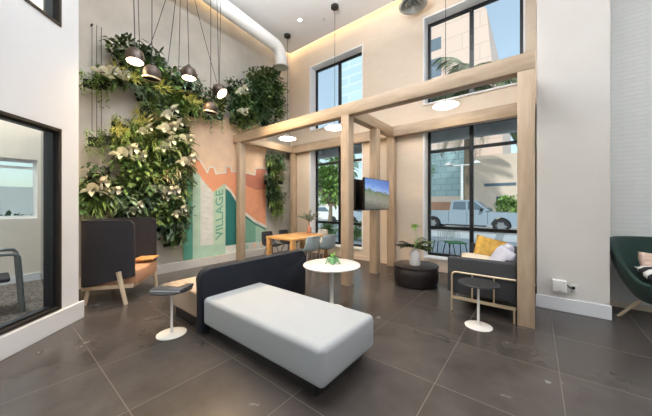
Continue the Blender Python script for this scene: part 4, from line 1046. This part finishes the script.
# trees
def palm(x, y, h, label, nf=26, L_=2.0, seed=1):
    random.seed(seed); t = thing('palm_tree', label, 'tree', (x, y, -0.06))
    obj('trunk', B().tube([(x, y, -0.06), (x+0.03, y, h*0.5), (x, y, h)], [0.22, 0.17, 0.2], 12), 'bark', t, smooth=60)
    b = B()
    for k in range(nf):
        a = rnd(0, 2*PI); d = Vector((math.cos(a), math.sin(a), rnd(-0.5, 1.0))).normalized(); p = Vector((x, y, h)); st = L_/12
        for i in range(12):
            s_ = d.cross(Vector((0, 0, 1))).normalized()
            for q in (-1, 1):
                b.leaf(p, s_*q*1.0+d*0.7, (0, 0, 1), L_*0.21*math.sin(PI*(0.15+0.8*i/12)), L_*0.03, 0.8, 2)
                b.leaf(p+d*st*0.5, s_*q*1.0+d*0.7, (0, 0, 1), L_*0.21*math.sin(PI*(0.15+0.8*i/12)), L_*0.03, 0.8, 2)
            p = p+d*st; d = (d+Vector((0, 0, -0.15))).normalized()
    obj('fronds', b, 'leaf_palm', t)
palm(-3.9, 21.4, 9.7, 'tall palm tree outside the right windows', 60, 5.6, 2)
def tree(name, x, y, h, r, label, n=900, trunk=True, m='leaf_out', seed=1, ls=0.35, cat='tree'):
    random.seed(seed); t = thing(name, label, cat, (x, y, -0.1))
    if trunk: 
        b = B().tube([(x, y, -0.2), (x+0.1, y, h-r*0.8)], [0.16, 0.09], 10)
        for k in range(5):
            a = rnd(0, 2*PI); b.tube([(x+0.1, y, h-r), (x+math.cos(a)*r*0.6, y+math.sin(a)*r*0.6, h+r*0.2)], [0.07, 0.02], 6)
        obj('trunk', b, 'bark', t)
    b = B(); lobes = [(Vector((rnd(-.6, .6), rnd(-.6, .6), rnd(-.5, .6)))*r, rnd(0.4, 0.65)*r) for _ in range(9)]
    for k in range(n):
        c, lr = random.choice(lobes); d = Vector((rnd(-1, 1), rnd(-1, 1), rnd(-1, 1))).normalized()
        b.leaf(Vector((x, y, h))+c+d*lr*rnd(0.6, 1), d+Vector((rnd(-.6, .6), rnd(-.6, .6), rnd(-.6, .6))), (0, 0, 1), ls*rnd(0.6, 1.2), ls*0.5, 0.3, 2)
    obj('crown', b, m, t)
tree('street_tree', -9.6, 12.5, 2.7, 1.6, 'bright green street tree outside the left window', 1500, seed=3)
tree('street_tree', -6.0, 14.2, 2.4, 1.0, 'smaller green street tree outside seen between the middle posts', 900, seed=5)
tree('street_tree', -17.5, 23.5, 3.4, 2.2, 'large green tree farther off beyond the left window', 1500, seed=8, ls=0.45)
tree('street_tree', -5.9, 17.0, 3.0, 1.1, 'pale green tree at the left edge of the right window', 800, seed=9)
tree('hedge_bush', -1.35, 22.6, 1.15, 0.85, 'round clipped green bush behind the pickup truck bonnet', 1400, False, 'leaf_out', 6, 0.22, 'bush')
tree('hedge_bush', -6.9, 9.0, 0.25, 0.42, 'low green shrub outside at the foot of the left window', 700, False, 'leaf_out', 12, 0.12, 'bush')
tree('hedge_bush', -5.4, 8.8, 0.25, 0.42, 'low green shrub outside seen between the middle posts', 700, False, 'leaf_out', 13, 0.12, 'bush')
# buildings
def building(x0, x1, y, z1, m, label, wins=(), depth=10, cat='building', poly=None, wm='bld_win'):
    t = thing('building', label, cat, ((x0+x1)/2, y, GZ))
    if poly: obj('facade', B().prism(poly, 1, y, y+depth), m, t)
    else: obj('facade', B().box((x0, y, GZ), (x1, y+depth, z1)), m, t)
    for (a, c, z0, zz) in wins: obj('window', B().box((a, y-0.03, z0), (c, y+0.05, zz)), wm, t)
    return t
building(-9.3, -2.4, 30, 21, 'bld_tan', 'tall tan stone tower with tapering right edge outside the upper right window', 
         [(-9.25, -7.9, 18.1, 19.4), (-9.25, -7.9, 15.2, 17.2), (-9.25, -7.9, 12.3, 14.3), (-9.25, -7.9, 9.5, 11.4)], 12,
         poly=[(-9.3, GZ), (-2.3, GZ), (-2.45, 10.8), (-3.2, 14.5), (-3.7, 20.5), (-4.3, 21.2), (-9.3, 21.2)])
t = building(-14.5, -4.75, 28, 6.9, 'bld_glass', 'low blue-green glass office building behind the street lamp', (), 1.6)
b = building(-4.6, 3.5, 27, 5.6, 'bld_cream', 'cream low building with dark openings right of the palm trunk', [(-3.5, -1.2, 2.9, 3.15), (-2.6, -1.7, 1.2, 2.0), (-0.6, 0.6, 1.2, 2.3)], 2.9)
building(-13.0, -4.7, 27.2, 2.1, 'bld_cream', 'long low cream building with russet doors behind the truck bed', [(-8.6, -5.4, 0.5, 1.55), (-12.2, -9.6, 0.5, 1.5)], 2, wm='bld_red')
building(-28, -19.4, 36, 30, 'bld_haze', 'tall blue glass tower seen in the upper left window', (), 8, poly=[(-25.2, GZ), (-15.0, GZ), (-15.0, 30), (-25.2, 30)])
building(-27, -13.8, 34, 5.0, 'bld_cream', 'pale low building beyond the trees of the left window', [(-25, -23, 2, 3.5), (-21, -19, 2, 3.5), (-17.5, -15.6, 2, 3.5)], 1.5)
t = thing('building', 'pale building facade across the side street behind the meeting room window', 'building', (-14, -2, GZ))
obj('facade', B().box((-16, -8, GZ), (-13, 6, 1.9)), 'white_metal', t)
for y in (-4.5, -2.6, -0.8, 1.0):
    obj('window', B().box((-13.02, y, 0.7), (-12.97, y+0.9, 1.5)), 'bld_win', t)
tree('hedge_bush', -10.4, -1.3, 0.55, 0.55, 'dark leafy bush outside the meeting room window', 500, False, 'leaf_dark', 31, 0.2, 'bush')
tree('hedge_bush', -10.2, 0.2, 0.50, 0.5, 'second dark leafy bush outside the meeting room window, to its right', 500, False, 'leaf_dark', 32, 0.2, 'bush')
# parked cars far left
def car(x, y, m, label):
    t = thing('car', label, 'car', (x, y, GZ))
    pr = [(-2.1,0.35),(-2.15,0.8),(-1.9,0.95),(-1.3,1.0),(-0.8,1.42),(0.6,1.45),(1.2,1.0),(2.0,0.88),(2.15,0.6),(2.1,0.35)]
    obj('body', B().prism([(x+a, c+GZ) for a, c in pr], 1, y, y+1.7), m, t)
    obj('side_window', B().prism([(x+a, c+GZ) for a, c in [(-1.1,1.02),(-0.7,1.36),(0.5,1.38),(0.95,1.02)]], 1, y-0.02, y), 'bld_win', t)
    for cx in (-1.35, 1.35):
        wm = Matrix.Translation((x+cx, y+0.1, 0.32+GZ)) @ Matrix.Rotation(PI/2, 4, 'X')
        obj('wheel', B().lathe([(0.05, 0.13), (0.2, 0.12), (0.32, 0.1), (0.32, -0.1), (0.05, -0.12)], (0, 0, 0), 24).xf(wm), 'rubber', t)
car(-14.5, 17.6, 'white_metal', 'white car parked in the street beyond the left window')
car(-10.2, 18.2, 'truck_paint', 'blue-grey car in the street seen between the middle posts')

# ------------------------------------------------------------------ lighting
def add_ceiling_fill(x, y, sx, sy, e, label, z=CZ):  # added ceiling panel out of view, brightens the rooms
    t = thing('ceiling_fill', label, 'added fill light', (x, y, z-0.03))
    b = B(); f = 0.04
    for (a0, a1, c0, c1) in ((-sx/2-f, -sx/2, -sy/2-f, sy/2+f), (sx/2, sx/2+f, -sy/2-f, sy/2+f), (-sx/2, sx/2, -sy/2-f, -sy/2), (-sx/2, sx/2, sy/2, sy/2+f)):
        b.box((x+a0, y+c0, z-0.04), (x+a1, y+c1, z))
    obj('frame', b, 'white_metal', t)
    ld = bpy.data.lights.new('fill_emitter', 'AREA'); ld.shape = 'RECTANGLE'; ld.size = sx; ld.size_y = sy; ld.energy = e; ld.color = (0.95, 0.975, 1.0)
    lo = bpy.data.objects.new('fill_emitter', ld); COL.objects.link(lo); lo.parent = t; lo.location = (0, 0, 0.005)
def fill(x, y, z, sx, sy, up, down, label):  # added unseen fixture throwing fill light up and down
    t = thing('fill_light', label, 'added fill light', (x, y, z))
    b = B(); f = 0.03
    for (a0, a1, c0, c1) in ((-sx/2-f, -sx/2, -sy/2-f, sy/2+f), (sx/2, sx/2+f, -sy/2-f, sy/2+f), (-sx/2, sx/2, -sy/2-f, -sy/2), (-sx/2, sx/2, sy/2, sy/2+f)):
        b.box((x+a0, y+c0, z-0.06), (x+a1, y+c1, z+0.02))
    obj('frame', b, 'white_metal', t)
    obj('cable', B().tube([(x-sx/2, y, z), (x-sx/2, y, CZ)], 0.005, 6).tube([(x+sx/2, y, z), (x+sx/2, y, CZ)], 0.005, 6), 'cable', t)
    for e, rx, dz in ((up, PI, 0.0), (down, 0, -0.04)):
        ld = bpy.data.lights.new('fill_emitter', 'AREA'); ld.shape = 'RECTANGLE'; ld.size = sx; ld.size_y = sy; ld.energy = e; ld.color = (0.95, 0.975, 1.0)
        lo = bpy.data.objects.new('fill_emitter', ld); COL.objects.link(lo); lo.parent = t; lo.location = (0, 0, dz); lo.rotation_euler = (rx, 0, 0)
fill(-2.2, 1.9, 4.75, 1.4, 1.4, 440, 3, 'added square suspended light above the navy divider, shining up and down')
fill(0.2, 0.9, 4.5, 1.2, 1.2, 75, 3, 'added square suspended light above and right of the viewer')
fill(3.4, 2.4, 4.6, 1.0, 1.0, 110, 40, 'added square suspended light before the white brick wall')
add_ceiling_fill(-1.0, -1.8, 2.4, 1.4, 60, 'large added ceiling fill panel behind the viewer on the left')
add_ceiling_fill(3.6, 0.6, 1.6, 1.6, 60, 'large added ceiling fill panel behind the viewer on the right')
add_ceiling_fill(-5.6, -1.4, 1.4, 1.6, 300, 'added ceiling fill panel in the meeting room')
sun = bpy.data.lights.new('sun', 'SUN'); sun.energy = 3.2; sun.angle = math.radians(1.5); sun.color = (1.0, 0.95, 0.87)
so = bpy.data.objects.new('sun', sun); COL.objects.link(so)
so.rotation_euler = Vector((-0.35, 0.75, -0.75)).to_track_quat('-Z', 'Y').to_euler()
w = bpy.data.worlds.new('sky'); SC.world = w; w.use_nodes = True; nt = w.node_tree
bg = nt.nodes['Background']; sk = nt.nodes.new('ShaderNodeTexSky'); sk.sky_type = 'NISHITA'; sk.sun_disc = False
sk.sun_elevation = math.radians(42); sk.sun_rotation = math.radians(195); sk.air_density = 1.3; sk.dust_density = 1.5; sk.ozone_density = 1.2
mxs = nt.nodes.new('ShaderNodeMix'); mxs.data_type = 'RGBA'; mxs.inputs[0].default_value = 0.55
nt.links.new(sk.outputs[0], mxs.inputs[6]); mxs.inputs[7].default_value = (2.6, 3.05, 3.3, 1)
nt.links.new(mxs.outputs[2], bg.inputs[0]); bg.inputs[1].default_value = 0.27

# ------------------------------------------------------------------ camera
cam = bpy.data.cameras.new('camera'); co = bpy.data.objects.new('camera', cam); COL.objects.link(co)
co.location = (0, 0, 1.35); co.rotation_euler = (PI/2, 0, math.atan2(264, 334))
cam.sensor_width = 36; cam.sensor_fit = 'HORIZONTAL'; cam.lens = 264/652*36; cam.shift_y = -4/652; cam.clip_start = 0.05; cam.clip_end = 500
SC.camera = co
vs = SC.view_settings
SC.display_settings.display_device = 'sRGB'; vs.view_transform = 'Standard'; vs.look = 'None'; vs.gamma = 1; vs.use_curve_mapping = False; vs.exposure = 0.0
